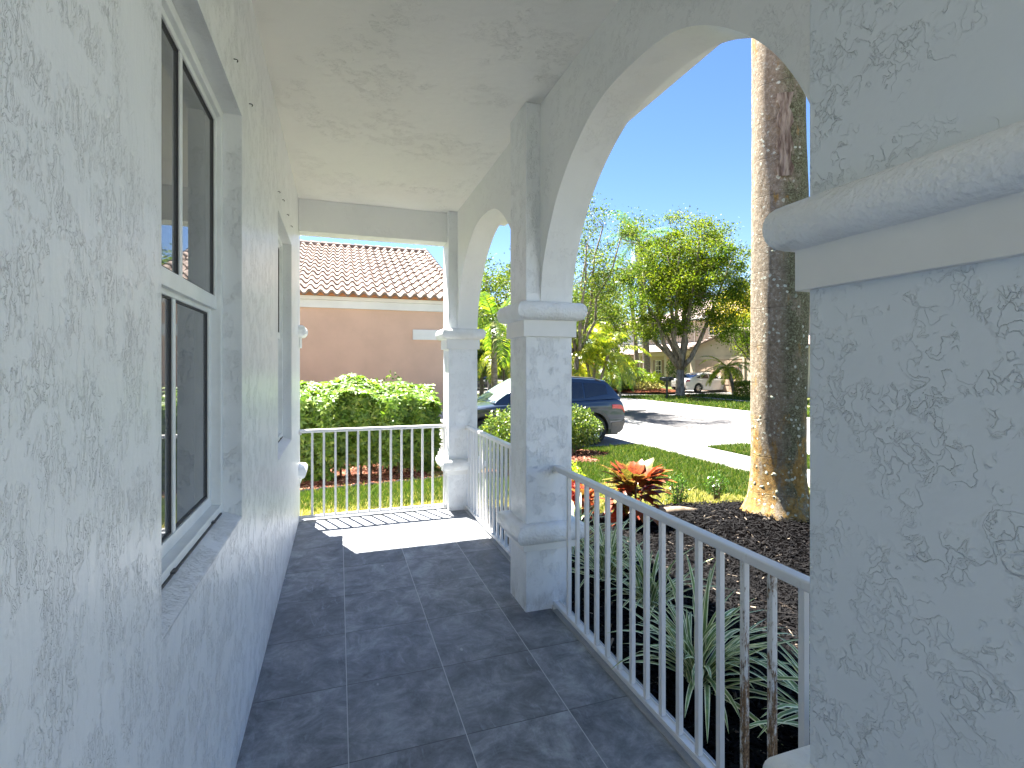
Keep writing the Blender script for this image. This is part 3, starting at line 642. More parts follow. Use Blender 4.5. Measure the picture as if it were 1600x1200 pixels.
def tree(name, label, base, h, th, rad, ncl, per, ls, mat, tr=.16, seed=1, clr=.45, group=None, limbs=7, lean=(0,0), cat='tree', zlow=None, barkm='bark', shell=.45, lab_bits=None):
    rg = random.Random(seed); base = Vector(base); t = thing(name, label, cat, base, 0, group)
    cz = h - rad[2]; C = Vector((lean[0], lean[1], cz)); fork = Vector((lean[0]*.3, lean[1]*.3, th))
    m = MB(); mid = fork*.5 + Vector((rg.uniform(-.1,.1), rg.uniform(-.1,.1), 0))*tr*4
    m.tube([(0,0,-.1),(0,0,.12),mid,fork], [tr*1.55,tr*1.1,tr*.95,tr*.85], 10)
    nodes = []
    for k in range(limbs):
        a = 2*pi*k/limbs + rg.uniform(-.4,.4); e = rg.uniform(-.15,.85) if k else 1.
        tip = C + Vector((cos(a)*rad[0]*.72*cos(e), sin(a)*rad[1]*.72*cos(e), sin(e)*rad[2]*.75))
        p = [fork]; prev = fork; n = 5
        for i in range(1, n+1):
            f = i/n; q = fork.lerp(tip, f); q.z += (sin(f*pi)*-.12*(tip-fork).length) * (0 if e > .6 else 1)
            q += Vector((rg.uniform(-1,1), rg.uniform(-1,1), rg.uniform(-1,1)))*.05*rad[0]; p.append(q)
        m.tube(p, [tr*.62*(1-.8*i/n)+.012 for i in range(n+1)], 7)
        nodes += [(p[i], tr*.5*(1-.8*i/n)) for i in range(1, n+1)]
    cl = []
    while len(cl) < ncl:
        v = Vector((rg.gauss(0,1), rg.gauss(0,1), rg.gauss(0,1))).normalized()*(rg.random()**shell)
        v = Vector((v.x*rad[0]*(1+.26*sin(v.z*4+v.y*3+seed)), v.y*rad[1]*(1+.26*sin(v.x*4+2+seed)), v.z*rad[2])) + C
        if zlow and v.z < zlow: continue
        cl.append(v)
    for c_ in cl:
        q, rr = min(nodes, key=lambda nd: (nd[0]-c_).length)
        mm = q.lerp(c_, .5) + Vector((rg.uniform(-1,1), rg.uniform(-1,1), rg.uniform(-.2,1)))*.12
        m.tube([q, mm, c_], [max(.012, rr*.35), max(.009, rr*.2), .006], 5, cap=False)
    o = m.build('trunk', M[barkm], t, smooth=True)
    Cn = np.array([tuple(c) for c in cl]); n = ncl*per; P = np.repeat(Cn, per, 0)
    sz = np.repeat(rng.uniform(.6,1.35,ncl), per)[:,None]
    P = P + rng.normal(0,1,(n,3))*sz*clr*np.array([1,1,.62])
    leaves('crown', P, rdir(n,.1), ls*rng.uniform(.6,1.3,n), ls*.55*rng.uniform(.7,1.3,n), mat, t)
    return t

def frond(V, F, base, az, el, L, droop, lw, nl, hang, rg, V2, F2):
    p = Vector(base); d = Vector((cos(az)*cos(el), sin(az)*cos(el), sin(el))); n = 14; pts = [p.copy()]
    for i in range(n):
        d = (d + Vector((0,0,-droop/n*(.5+i/n)))).normalized(); p = p + d*(L/n); pts.append(p.copy())
    MBt = MB(); MBt.tube(pts, [.022*(1-.85*i/n) for i in range(n+1)], 4, cap=False)
    b = len(V2); V2 += MBt.v; F2 += [tuple(b+i for i in f) for f in MBt.f]
    side = Vector((-sin(az), cos(az), 0))
    for j in range(nl):
        f = .12 + .88*j/nl; x = f*n; i = min(int(x), n-1); q = pts[i].lerp(pts[i+1], x-i); t = (pts[i+1]-pts[i]).normalized()
        ll = lw*(sin(pi*min(1, f*.85+.12))**.6)*rg.uniform(.85,1.1)
        for s in (-1, 1):
            dd = (side*s*1.0 + t*(.55+.3*f) + Vector((0,0,rg.uniform(-.1,.25)))).normalized()
            e1 = q + dd*ll*.5; dd2 = (dd + Vector((0,0,-hang))).normalized(); e2 = e1 + dd2*ll*.5
            wv = t*(.022+.012*rg.random())
            b = len(V); V += [tuple(q-wv*.6), tuple(q+wv*.6), tuple(e1+wv), tuple(e2), tuple(e2+wv*.1), tuple(e1-wv)]
            F += [(b, b+1, b+2, b+5), (b+5, b+2, b+4, b+3)]
def palm(name, label, base, h, tr, nf, L, mat, seed=1, curve=(0,0), lw=.5, hang=.8, nl=34, droop=1.5, group=None, elr=(-.4,1.2), barkm='pbark', shaft=True, azr=(0, 2*pi), multi=None, lab=None):
    rg = random.Random(seed); t = thing(name, label, 'palm tree', base, 0, group)
    V, F, V2, F2 = [], [], [], []; m = MB()
    for (ox, oy, hh, cx, cy) in (multi or [(0,0,h,curve[0],curve[1])]):
        pts = [(ox+cx*(i/8)**1.6, oy+cy*(i/8)**1.6, -.1+(hh+.1)*i/8) for i in range(9)]
        m.tube(pts, [tr*(1.25 if i == 0 else 1-.25*i/8) for i in range(9)], 10)
        top = Vector(pts[-1])
        if shaft: m.tube([top-Vector((0,0,.1)), top+Vector((0,0,.6)), top+Vector((0,0,1.))], [tr*.8, tr*.7, tr*.3], 8); top += Vector((0,0,.85))
        for k in range(nf):
            az = azr[0] + (azr[1]-azr[0])*(k+rg.uniform(-.3,.3))/nf; el = rg.uniform(*elr)
            frond(V, F, top, az, el, L*rg.uniform(.85,1.1), droop*rg.uniform(.8,1.2), lw, nl, hang, rg, V2, F2)
    m.build('trunk', M[barkm], t, smooth=True)
    np_mesh('crown', V, F, mat, t)
    MBx = MB(); MBx.v = V2; MBx.f = F2; MBx.m = [0]*len(F2); MBx.build('frond_stalks', M['lime'] if mat is M['palmy'] else M['palm'], t)
    return t

def shrub(name, label, c, rad, n, ls, mat, group=None, cat='bush', shell=.3, stems=5, lift=0., aspect=.5, sx6=False):
    c = Vector(c); t = thing(name, label, cat, c, 0, group); m = MB(); rg = random.Random(n)
    for k in range(stems):
        a = 2*pi*k/stems; m.tube([(.03*cos(a),.03*sin(a),-.02), (.3*rad[0]*cos(a), .3*rad[1]*sin(a), lift+rad[2]*.6), (.6*rad[0]*cos(a), .6*rad[1]*sin(a), lift+rad[2]*1.4)], [.014,.01,.005], 5)
    m.build('stem', M['stem'], t)
    d = rdir(n); d /= np.linalg.norm(d,axis=1)[:,None]; rr = rng.random(n)**shell
    bumpy = 1 + .13*np.sin(d[:,0]*6+1)*np.cos(d[:,1]*5) + .07*np.sin(d[:,2]*9)
    P = d*np.array(rad)*(rr*bumpy)[:,None] + np.array([0,0,rad[2]+lift])
    P = P[P[:,2] > lift*.5+.02]; n = len(P)
    leaves('foliage', P, d[:n]*0+rdir(n,.35)+P*[1,1,0]*.8/max(rad[0],.01), ls*rng.uniform(.6,1.3,n), ls*aspect*rng.uniform(.7,1.2,n), mat, t, shape6=sx6)
    return t

# tall schefflera hedge: whorls of leaflets
def schefflera(name, label, x0, x1, yf, yb, ztop, n, seed, group=None):
    t = thing(name, label, 'hedge', ((x0+x1)/2, (yf(0)+yb)/2, -.36))
    ox, oy = (x0+x1)/2, (yf(0)+yb)/2
    x = rng.uniform(x0, x1, n); face = rng.random(n)
    top = ztop + .07*np.sin(x*3.1+1)+.05*np.sin(x*7.3)
    y = np.where(face < .55, yf(x)+rng.random(n)**1.6*.45+.10*np.sin(x*5)+.06*np.sin(x*13), yf(x)+rng.random(n)*(yb-yf(x)))
    low = .18 + .10*np.sin(x*2.7)
    zz = np.where(face < .55, low+(top-low+.36)*rng.random(n)**.9-.36*0, 0) - .36*(face < .55)
    zz = np.where(face < .55, np.minimum(zz, top+.02), top - rng.random(n)**2*.18 + .22*sstep(0, .9, y-yf(x)) )
    bulge = .22*np.sin(np.clip((zz+.3)/1.5,0,1)*pi); y = np.where(face < .55, y-bulge+.1, y)
    P = np.stack([x-ox, y-oy, zz+.36], -1)
    k = 7; Pn = np.repeat(P, k, 0); outw = np.stack([rng.normal(0,.25,n), np.where(face<.55,-.8,-.25)+rng.normal(0,.3,n), np.where(face<.55,.45,1.)+rng.normal(0,.2,n)], -1)
    outw /= np.linalg.norm(outw,axis=1)[:,None]
    a1 = np.cross(outw, rng.normal(0,1,(n,3))); a1 /= np.linalg.norm(a1,axis=1)[:,None]; a2 = np.cross(outw, a1)
    th_ = np.tile(np.arange(k)*2*pi/k, n)[:,None] + rng.normal(0,.15,(n*k,1))
    D = np.repeat(a1,k,0)*np.cos(th_)+np.repeat(a2,k,0)*np.sin(th_)+np.repeat(outw,k,0)*.12 + np.array([0,0,-.25])
    L = np.repeat(rng.uniform(.06,.115,n), k)
    leaves('foliage', Pn, D, L, L*.40, M['hedge'], t, fold=.15, up=np.repeat(outw,k,0))
    m = MB(); rg = random.Random(seed); xx = x0+.15
    while xx < x1:
        yy = (float(yf(xx))+yb)/2-.1; m.tube([(xx-ox,yy-oy,-.05),(xx-ox+rg.uniform(-.1,.1),yy-oy+rg.uniform(-.15,.1),.6),(xx-ox+rg.uniform(-.25,.25),yy-oy+rg.uniform(-.3,.2),1.2)], [.022,.016,.008], 6); xx += .16
    m.build('stem', M['stem'], t); return t
hf = lambda x: 8.42 + .10*x
schefflera('umbrella_plant_hedge', 'tall glossy green hedge along the neighbouring peach wall, behind the end railing', -4.6, 1.62, hf, 9.5, 1.02, 9500, 3)
shrub('umbrella_plant', 'taller green plant sticking out above the hedge top against the peach wall', (.9, 9.75, -.38), (.62,.5,.82), 2600, .10, M['hedge'], shell=.35, aspect=.38)
shrub('umbrella_plant', 'dark green plant behind the left end of the hedge', (-2.0, 9.75, -.38), (1.,.5,.82), 3000, .10, M['hedge'], shell=.35, aspect=.38)
# edging along the red mulch
ed = MB(); xs = np.arange(-4.5, 2.4, .21)
for i, x in enumerate(xs):
    y = float(hedge_edge(x)); z = float(gz(x, y)); hh = .055+.012*sin(i*2.3)
    ed.tube([(x, y, z+.01+.006*sin(i)), (x+.10, y+.018, z+hh*.5), (x+.20, y+.034, z+.01)], [.035,.045,.034], 8)
tag(ed.build('bed_edging', M['edging'], smooth=True), 'low black scalloped edging between the grass and the red mulch', 'garden edging')
# utility box behind hedge end
ub = thing('utility_box', 'pale grey utility box by the right end of the hedge', 'utility box', (2.02, 9.35, -.39))
MB().box(-.22,.22,-.18,.18,0,.85).build('cabinet', M['vinyl'], ub, bevel=.02); MB().box(-.24,.24,-.2,.2,.853,.89).build('lid', M['vinyl'], ub, bevel=.012)
m = MB(); [m.box(-.17,.17,-.186,-.181,.25+.06*k,.27+.06*k) for k in range(6)]; m.build('louvre', M['clad'], ub)

# bushes along the drive
shrub('rounded_bush', 'rounded yellow-green bush in front of the rear wheel of the blue suv', (4.84, 10.0, -.385), (.58,.5,.46), 5200, .065, M['bush'], 'rounded bushes beside the driveway', lift=.08)
shrub('rounded_bush', 'rounded yellow-green bush behind the second railing, left of the middle column', (2.58, 7.7, -.33), (.50,.5,.52), 5200, .06, M['bush'], 'rounded bushes beside the driveway', lift=.10)
shrub('lime_shrub', 'small lime green shrub between the middle column and the croton', (3.05, 6.55, -.33), (.26,.24,.24), 700, .06, M['lime'])
shrub('red_shrub', 'low red-leaved shrub just right of the middle column', (2.62, 5.55, -.28), (.30,.26,.20), 700, .085, M['redl'], sx6=True)
shrub('boxwood_sprig', 'small upright green shrub in the dry grass, left of two', (3.93, 5.22, -.23), (.13,.12,.20), 650, .035, M['box'], 'young green shrubs beside the mulch', stems=6)
shrub('boxwood_sprig', 'small upright green shrub closest to the big palm trunk', (4.55, 5.25, -.17), (.13,.12,.17), 520, .035, M['box'], 'young green shrubs beside the mulch', stems=6)
# croton
def make_croton(name, label, loc, n, s, seed):
    t = thing(name, label, 'plant', loc); rg = np.random.default_rng(seed)
    tz = rg.random(n)**.7; az = rg.uniform(0,2*pi,n); r0 = (.05+.13*rg.random(n))*s
    P = np.stack([np.cos(az)*r0, np.sin(az)*r0, (.10+.40*tz)*s], -1)
    el = -.2+1.25*tz**1.5+rg.normal(0,.2,n); D = np.stack([np.cos(az)*np.cos(el), np.sin(az)*np.cos(el), np.sin(el)], -1)
    L = s*rg.uniform(.15,.26,n); U = np.cross(D, [0,0,1.]); U /= np.linalg.norm(U,axis=1)[:,None]; N = np.cross(U,D)
    rows = 7; prof = np.sin(np.linspace(0.06,1,rows)**.85*pi)**.75; prof[-1] = .02; V = []; 
    W = L*.60
    for i in range(rows):
        f = i/(rows-1); c = P+D*(L*f)[:,None]-N*(L*.40*f*f)[:,None]
        for s_ in (-1,0,1): V.append(c+U*(W*prof[i]/2*s_)[:,None]+N*(W*.10*abs(s_)*prof[i]+ .006*np.sin(i*2.+az)*abs(s_))[:,None])
    V = np.stack(V,1); F = []
    for i in range(rows-1):
        for j in range(2): a = i*3+j; F.append([a,a+1,a+4,a+3])
    F = (np.arange(n)[:,None,None]*rows*3+np.array(F)[None]).reshape(-1,4)
    np_mesh('foliage', V.reshape(-1,3), F, M['croton'], t, smooth=True)
    m = MB()
    for k in range(6): a = k*1.05; m.tube([(0.02*cos(a),.02*sin(a),-.03),(.07*cos(a)*s,.07*sin(a)*s,.3*s),(.1*cos(a)*s,.1*sin(a)*s,.5*s)], [.012,.009,.005], 5)
    m.build('stem', M['stem'], t)
make_croton('croton', 'large orange and red croton with veined leaves above the nearest railing', (3.02, 4.72, float(gz(3.02,4.72))), 150, 1.0, 5)
make_croton('croton', 'small dark red croton low behind the first balusters', (2.55, 4.95, float(gz(2.55,4.95))), 40, .55, 9)
# strap-leaved variegated clumps
def strap(name, label, x, y, n, L, seed, spread=1.):
    t = thing(name, label, 'plant', (x, y, float(gz(x,y))), 0, 'cream-edged strap-leaved plants in the black mulch'); rg = np.random.default_rng(seed)
    az = rg.uniform(0,2*pi,n); el0 = np.clip(rg.normal(1.05,.28,n),.35,1.5); Ls = L*rg.uniform(.6,1.15,n); dr_ = rg.uniform(.6,1.9,n)*spread
    P = np.stack([rg.normal(0,.035,n), rg.normal(0,.035,n), np.zeros(n)],-1); rows = 9; cols = 5; V = []
    U = np.stack([-np.sin(az),np.cos(az),0*az],-1); el = el0.copy(); tw = rg.normal(0,.25,n)
    for i in range(rows):
        f = i/(rows-1); D = np.stack([np.cos(az)*np.cos(el), np.sin(az)*np.cos(el), np.sin(el)],-1); N = np.cross(U,D)
        wdt = .026*(min(1,.55+f*1.3))*(1-f**4)**.8+.0008
        for c in (-1,-.60,0,.60,1): V.append(P+(U*np.cos(tw*f)[:,None]+N*np.sin(tw*f)[:,None])*(wdt*c/2)+N*(abs(c)*wdt*.22))
        P = P+D*(Ls/(rows-1))[:,None]; el = el-dr_/(rows-1)*(.5+1.2*f)
    V = np.stack(V,1); F = []; mi = []
    for i in range(rows-1):
        for j in range(cols-1): a = i*cols+j; F.append([a,a+1,a+cols+1,a+cols]); mi.append(1 if j in (0,cols-2) else 0)
    F = (np.arange(n)[:,None,None]*rows*cols+np.array(F)[None]).reshape(-1,4); V = V.reshape(-1,3); V[:,2] = np.maximum(V[:,2], .008)
    np_mesh('foliage', V, F, [M['bladeg'],M['bladew']], t, smooth=True, mi=np.tile(mi,n))
strap('strap_leaf_plant', 'largest cream-edged strap-leaved clump, at the centre of the nearest railing, behind the rusty balusters', 1.76, 2.17, 90, .60, 1)
strap('strap_leaf_plant', 'cream-edged strap-leaved clump second from the right in the row behind the nearest railing', 2.02, 2.95, 60, .52, 2)
strap('strap_leaf_plant', 'cream-edged strap-leaved clump in front of the croton stem', 1.95, 3.45, 60, .58, 3)
strap('strap_leaf_plant', 'cream-edged strap-leaved clump beside the base moulding of the middle column', 1.96, 4.05, 60, .58, 4)
strap('strap_leaf_plant', 'cream-edged strap-leaved clump half hidden by the thick right pillar', 2.08, 1.62, 60, .60, 5)
lg = thing('garden_log', 'half buried weathered log between the croton and the palm mulch', 'log', (3.45, 4.72, float(gz(3.45,4.72))+.02), .15)
MB().tube([(-.35,0,-.01),(-.1,.03,.02),(.15,0,.015),(.38,-.03,-.01)], [.05,.065,.06,.035], 10).build('bark_log', M['wood'], lg, smooth=True)

# big royal palm trunk
pt = thing('royal_palm', 'huge grey palm trunk with orange and pale lichen rising from the black mulch', 'palm tree', (PALM[0], PALM[1], 0))
m = MB(); rings = []; H = 9.5
zs_ = list(np.linspace(-.25, 1.2, 30)) + list(np.linspace(1.3, H, 90))
for i, z in enumerate(zs_):
    rb = .255 + .095*math.exp(-max(0,z+.05)/.20) + .02*math.exp(-((z-2.6)/1.6)**2) + .018*sin(z*.9)*.4
    ring = []
    for k in range(48):
        a = 2*pi*k/48
        rr = rb*(1+.022*sin(a*3+z*1.2)+.012*sin(a*7-z*2.)+ .008*sin(a*13+z*9)) + (.03*max(0,sin(a*5+.6))**2*math.exp(-max(0,z+.1)/.16))
        if z < .1: rr += .05*max(0,cos(a-2.9))**4*(1-max(0,z+.25)/.35)
        ring.append((.012*sin(z*.8)+rr*cos(a), rr*sin(a), z))
    rings.append(ring)
m.loops(rings); TR = m
# torn strip showing fibre, facing the porch
m = MB(); fa = math.atan2(-4.0, -4.25)+.16; P2 = []
for i in range(12):
    z = 3.45+.85*i/11; row = []
    for j in range(5):
        a = fa+.06+(-.30+.60*j/4)*(.75+.25*sin(i*1.9)); rr = .289+.005*sin(j*3+i*1.3); row.append((.012*sin(z*.8)+rr*cos(a), rr*sin(a), z))
    P2.append(row)
m.grid(P2); m.build('torn_strip', M['wound'], pt)
V, F, V2, F2 = [], [], [], []; rg = random.Random(4)
for k in range(14): frond(V, F, (0,0,H+1), 2*pi*k/14+rg.uniform(-.2,.2), rg.uniform(-.2,1.2), 3.6, 1.5, .75, 44, .7, rg, V2, F2)
np_mesh('crown', V, F, M['palm'], pt); mm = MB(); mm.v=V2; mm.f=F2; mm.m=[0]*len(F2); mm.build('frond_stalks', M['palm'], pt)
m = MB(); m.tube([(0,0,H-.1),(0,0,H+.5),(0,0,H+1.2)],[.24,.2,.08],16); m.build('crownshaft', M['palm'], pt, smooth=True)
# lichen scabs on the trunk: raised little discs
m = TR; m.mi = 1; rg = random.Random(11)
for k in range(120):
    z = rg.random()**2.4*3.4+.08; a = fa+rg.uniform(-1.5,1.6); 
    if rg.random() > (1.0 if z < 1. else .75 if rg.random() < .5 or a > fa else .35): continue
    rb = .255 + .095*math.exp(-max(0,z+.05)/.20) + .02*math.exp(-((z-2.6)/1.6)**2) + .018*sin(z*.9)*.4
    rr = rb*(1+.022*sin(a*3+z*1.2)+.012*sin(a*7-z*2.)+.008*sin(a*13+z*9)) + (.03*max(0,sin(a*5+.6))**2*math.exp(-max(0,z+.1)/.16))
    n = Vector((cos(a),sin(a),0)); u = Vector((-sin(a),cos(a),0)); c = Vector((.012*sin(z*.8),0,z))+n*rr; s_ = rg.choice([.004,.005,.007,.009,.018])*rg.uniform(.7,1.2)
    nn = 8; ph = rg.random()*6; ring = [c+n*.0012+u*s_*cos(2*pi*j/nn)*(1+.35*sin(j*2.2+ph))+Vector((0,0,1))*s_*sin(2*pi*j/nn)*(1+.35*cos(j*1.7+ph)) for j in range(nn)]
    out = [p-n*.006+ (p-c)*.15 for p in ring]; m.loops([out, ring]); b = len(m.v)-nn; m.f.append(tuple(range(b,b+nn))); m.m.append(1)
t_ = NT('pale_lichen'); M['lichen'] = t_.fin(t_.ramp(t_.isl, [(0,(.20,.22,.15)),(.6,(.34,.35,.26)),(1,(.55,.53,.42))]), .9)
m.build('trunk', [M['royal'], M['lichen']], pt, smooth=True)

# ---------------------------------------------------------------- neighbour house
nb_ = thing('neighbour_house', 'peach stucco single-storey house with a clay barrel tile roof beyond the hedge', 'house', (0, 13, -.4)); NZ = .4
MB().box(-9, 2.91, 0, 8, 0, 2.914+NZ+.1).build('wall', M['peach'], nb_)
m = MB(); m.box(-9.2, 2.96, -.06, -.001, 2.914+NZ, 3.10+NZ); m.box(-9.2, 2.99, -.10, -.0015, 3.102+NZ, 3.195+NZ); m.build('fascia', M['whitep'], nb_, bevel=.006)
m = MB(); m.box(1.78, 2.95, -.045, -.001, 2.186+NZ, 2.446+NZ); m.build('trim_band', M['whitep'], nb_, bevel=.006)
def barrel_roof(x0, x1, y0, z0, k, slope, per, rows, parent):
    nx = int((x1-x0)/per)*10; us = np.linspace(x0, x0+nx*per/10, nx+1)
    ph = (us-x0)/per % 1
    wave = np.where(ph < .62, np.sin(ph/.62*pi)*.072, -.028*np.sin((ph-.62)/.38*pi))
    V = []; F = []; th_ = math.atan(slope); ny, nz_ = -sin(th_), cos(th_); rl = k/rows
    for r_ in range(rows):
        ya, yb_ = r_*rl-.03, (r_+1)*rl; off = (rng.random(len(us)//10+2)-.5)*.012; jo = off[(np.arange(len(us))//10)]
        for (yy, lift) in ((ya, .0), (ya, .06), (yb_, .012)):
            base = np.stack([us, np.full_like(us, y0+yy), z0+slope*yy+0*us], -1)
            hgt = (wave+lift+jo*.5) if lift else (wave*.9-.005); 
            V.append(base + np.stack([0*us, ny*hgt + jo*(1 if lift else 1), nz_*hgt], -1))
    n = len(us); V = np.concatenate(V)
    for r_ in range(rows):
        for q in range(2):
            a = (r_*3+q)*n; i = np.arange(n-1); F.append(np.stack([a+i, a+i+1, a+n+i+1, a+n+i], -1))
    o = np_mesh('roof', V, np.concatenate(F), M['rtile'], parent, smooth=False); o.data.shade_smooth(); o.data.set_sharp_from_angle(angle=R(50)); return o
KR = 5.86; SL = .42; ROWS = 13; PER = .245
rf = barrel_roof(-9.3, 3.0, -.22, 3.22+NZ, KR, SL, PER, ROWS, nb_)
m = MB(); m.add([(-9.3,-.16,3.2+NZ),(2.98,-.16,3.2+NZ),(2.98,-.16+KR,3.2+NZ+KR*SL),(-9.3,-.16+KR,3.2+NZ+KR*SL),(2.98,-.16+2*KR,3.2+NZ),(-9.3,-.16+2*KR,3.2+NZ)], [(0,1,2,3),(3,2,4,5),(1,4,2)])
m.build('roof_underlay', M['mortar'], nb_)
m = MB(); m.box(-9.25, 2.97, -.20, -.12, 3.197+NZ, 3.262+NZ); m.build('eave_mortar', M['mortar'], nb_)
m = MB(); x = -9.2
while x < 3.0:
    m.tube([(x,-.22+KR,3.26+NZ+KR*SL),(x+.40,-.22+KR,3.245+NZ+KR*SL)], [.105,.085], 12); x += .36
m.build('ridge_tile', M['rtile'], nb_, smooth=True)
m = MB(); y = -.22
while y < KR-.3:
    m.tube([(3.02,y,3.27+NZ+(y+.22)*SL),(3.02,y+.42,3.26+NZ+(y+.64)*SL)], [.10,.08], 12); y += .38
m.build('verge_tile', M['rtile'], nb_, smooth=True)

# ---------------------------------------------------------------- cars
def interp(x, pts): return float(np.interp(x, [p[0] for p in pts], [p[1] for p in pts]))
def car(name, label, loc, rz, P, group=None):
    t = thing(name, label, 'car', loc, rz, group); L, W = P['L'], P['W']; hwm = W/2; Rw = P['R']; Ra = Rw*1.19; ax = P['ax']
    cx = L/2
    def hw(x): u = abs(x-cx)/cx; return hwm*(1-.16*u**5-.035*u**2)
    def zt(x): return interp(x, P['deck'])
    def zlow(x):
        z = interp(x, P['low'])
        for a in ax:
            if abs(x-a) < Ra: z = max(z, Rw+math.sqrt(Ra*Ra-(x-a)**2))
        return z
    def body(x, s, off=0.):      # s: 1 bottom edge .. 0 centre line top, sign = side
        u = abs(s); sg = 1 if s >= 0 else -1; h = hw(x); b = zlow(x); tp = zt(x); sh = tp-.07
        if u > .3:
            f = (1-u)/.7; z = b+(sh-b)*f; q = (z-.62)/.55
            y = h*(1-.055*q*q - (.03 if z < .45 else 0)) + P.get('crease', .012)*math.exp(-((z-P['cz'])/.05)**2)
        else:
            f = (.3-u)/.3; y = h*.945*cos(f*pi/2)**.75 if f < 1 else 0.; z = sh+.07*sin(f*pi/2)**.8+.02*f
            q = (sh-.62)/.55; y = h*(1-.055*q*q)*(cos(f*pi/2)**.75 if f < 1 else 0.)
        return Vector((x-cx, sg*(y+off*(1 if u > .3 else 0)), z+(off if u <= .3 else 0)))
    ss_ = [1,.92,.84,.76,.68,.6,.52,.45,.38,.33,.3,.26,.2,.14,.07,0]; ss_ = ss_+[-s for s in ss_[:-1][::-1]]
    xs = sorted(set([0,.015,.05,.1,.18,.28,.4]+list(np.round(np.linspace(.5,L-.5,40),3))+[L-.4,L-.28,L-.18,L-.1,L-.05,L-.015,L]+[round(a+Ra*cos(k*pi/16)*.999,3) for a in ax for k in range(17)]))
    rings = [[body(x, s) for s in ss_] for x in xs]
    m = MB(); m.loops(rings, closed=False); n = len(ss_)
    m.add(rings[0], [tuple(range(n))]); m.add(rings[-1], [tuple(range(n))[::-1]])
    autosmooth(m.build('body', P['paint'], t), 40)
    m = MB(); m.box(.15-cx, L-.15-cx, -hwm+.25, hwm-.25, .20, .5)
    for a in ax: m.box(a-Ra-cx, a+Ra-cx, -hwm+.26, hwm-.26, .501, Rw+Ra)
    m.build('underbody', M['black'], t)
    x0, x1 = P['cab']
    def cab(x, s, off=0.):
        u = abs(s); sg = 1 if s >= 0 else -1; b = zt(x)-.03; tp = max(interp(x, P['roof']), b+.01); hb = hw(x)*.93; f0 = min(1, (tp-b)/.5); hr = hb*(1-.20*f0)
        if u > .42: f = (1-u)/.58; y = hb+(hr-hb)*f**1.2; z = b+(tp-.06*f0-b)*f; dy, dz = off, off*.3
        else: f = (.42-u)/.42; y = hr*(cos(f*pi/2)**.7 if f < 1 else 0); z = tp-.06*f0+.075*f0*sin(f*pi/2)**.8; dy, dz = off*.2, off
        return Vector((x-cx, sg*(y+dy), z+dz))
    cs = [1,.9,.8,.7,.6,.5,.45,.42,.38,.32,.24,.16,.08,0]; cs = cs+[-s for s in cs[:-1][::-1]]
    cxs = sorted(set(list(np.round(np.linspace(x0,x1,46),3))+[p[0] for p in P['roof'] if x0 <= p[0] <= x1]))
    m = MB(); m.loops([[cab(x,s) for s in cs] for x in cxs], closed=False); autosmooth(m.build('cabin', P['paint'], t), 40)
    def patch(nm, fn, xr, sr, mat, off=.006, nx=14, ns=8, top=None, parent=t):
        g = []
        for i in range(nx+1):
            x = xr[0]+(xr[1]-xr[0])*i/nx; s1 = sr[1] if top is None else top(x)
            g.append([fn(x, sr[0]+(s1-sr[0])*j/ns, off) for j in range(ns+1)])
        m = MB(); m.grid(g); return m.build(nm, mat, parent, smooth=True)
    for sg in (1, -1):
        for (nm, a, b) in P['glass']:
            g = []; nx, ns = 16, 8
            for i in range(nx+1):
                x = a+(b-a)*i/nx; f0 = max(.02, min(1, (interp(x,P['roof'])-(zt(x)-.03))/.5)); up = min(.95, max(.50, .50+.40*(1-f0)))
                lo = .93
                if nm == 'quarter_window': lo = .93-.10*(1-i/nx)
                g.append([cab(x, sg*(lo+(up-lo)*j/ns), .005) for j in range(ns+1)])
            mm = MB(); mm.grid(g); mm.build('side_window', P['gmat'], t, smooth=True)
        for a in ax:
            arc = MB(); pts = [(a+ (Ra+.005)*cos(k*pi/20), Rw+(Ra+.005)*sin(k*pi/20)) for k in range(21)]
            o1 = []; o2 = []
            for k in range(21):
                an = k*pi/20; xa, za = a+Ra*cos(an), Rw+Ra*sin(an); xb, zb2 = a+(Ra+P['clw'])*cos(an), Rw+(Ra+P['clw'])*sin(an)
                yy = hw(xa)*.985+.014; o1.append((xa-cx, sg*yy, za)); o2.append((xb-cx, sg*(yy-.004), zb2))
            inn = [(p[0], sg*(abs(p[1])-.16), p[2]) for p in o1]; ou2 = [(p[0], sg*(abs(p[1])-.03), p[2]) for p in o2]
            arc.loops([inn, o1, o2, ou2], closed=False); autosmooth(arc.build('wheel_arch_trim', P['clad'], t), 40)
        if P['clw'] > .03:
            mm = MB(); mm.box(ax[0]+Ra-.0-cx, ax[1]-Ra-cx, sg*(hwm-.05) if sg < 0 else hwm-.05, sg*(hwm-.05)+.07 if sg > 0 else -(hwm-.05)-.07+.14, .24, .40) if False else None
            ya, yb2 = sorted((sg*(hwm*.93), sg*(hwm+.004))); mm.box(ax[0]+Ra+.02-cx, ax[1]-Ra-.02-cx, ya, yb2, .22, .40); mm.build('sill', P['clad'], t, bevel=.02)
        # wheels
        for a in ax:
            yo = sg*(hwm-.035); wheel = empty('wheel', (a-cx, yo-sg*.0, Rw), 0 if sg < 0 else pi, t)
            q = MB(); q.lathe([(Rw*.66,.0),(Rw*.80,-.012),(Rw*.95,-.006),(Rw,.03),(Rw,.18),(Rw*.9,.21),(Rw*.6,.21)], 40, axis='y'); autosmooth(q.build('tyre', M['tyre'], wheel), 40)
            q = MB(); q.lathe([(Rw*.67,.002),(Rw*.64,-.004),(Rw*.61,.02),(Rw*.60,.12),(0.001,.125)], 40, axis='y'); autosmooth(q.build('rim', M['alloy'] if not P.get('dk') else M['alloyd'], wheel), 40)
            q = MB(); ns_ = P['spokes']
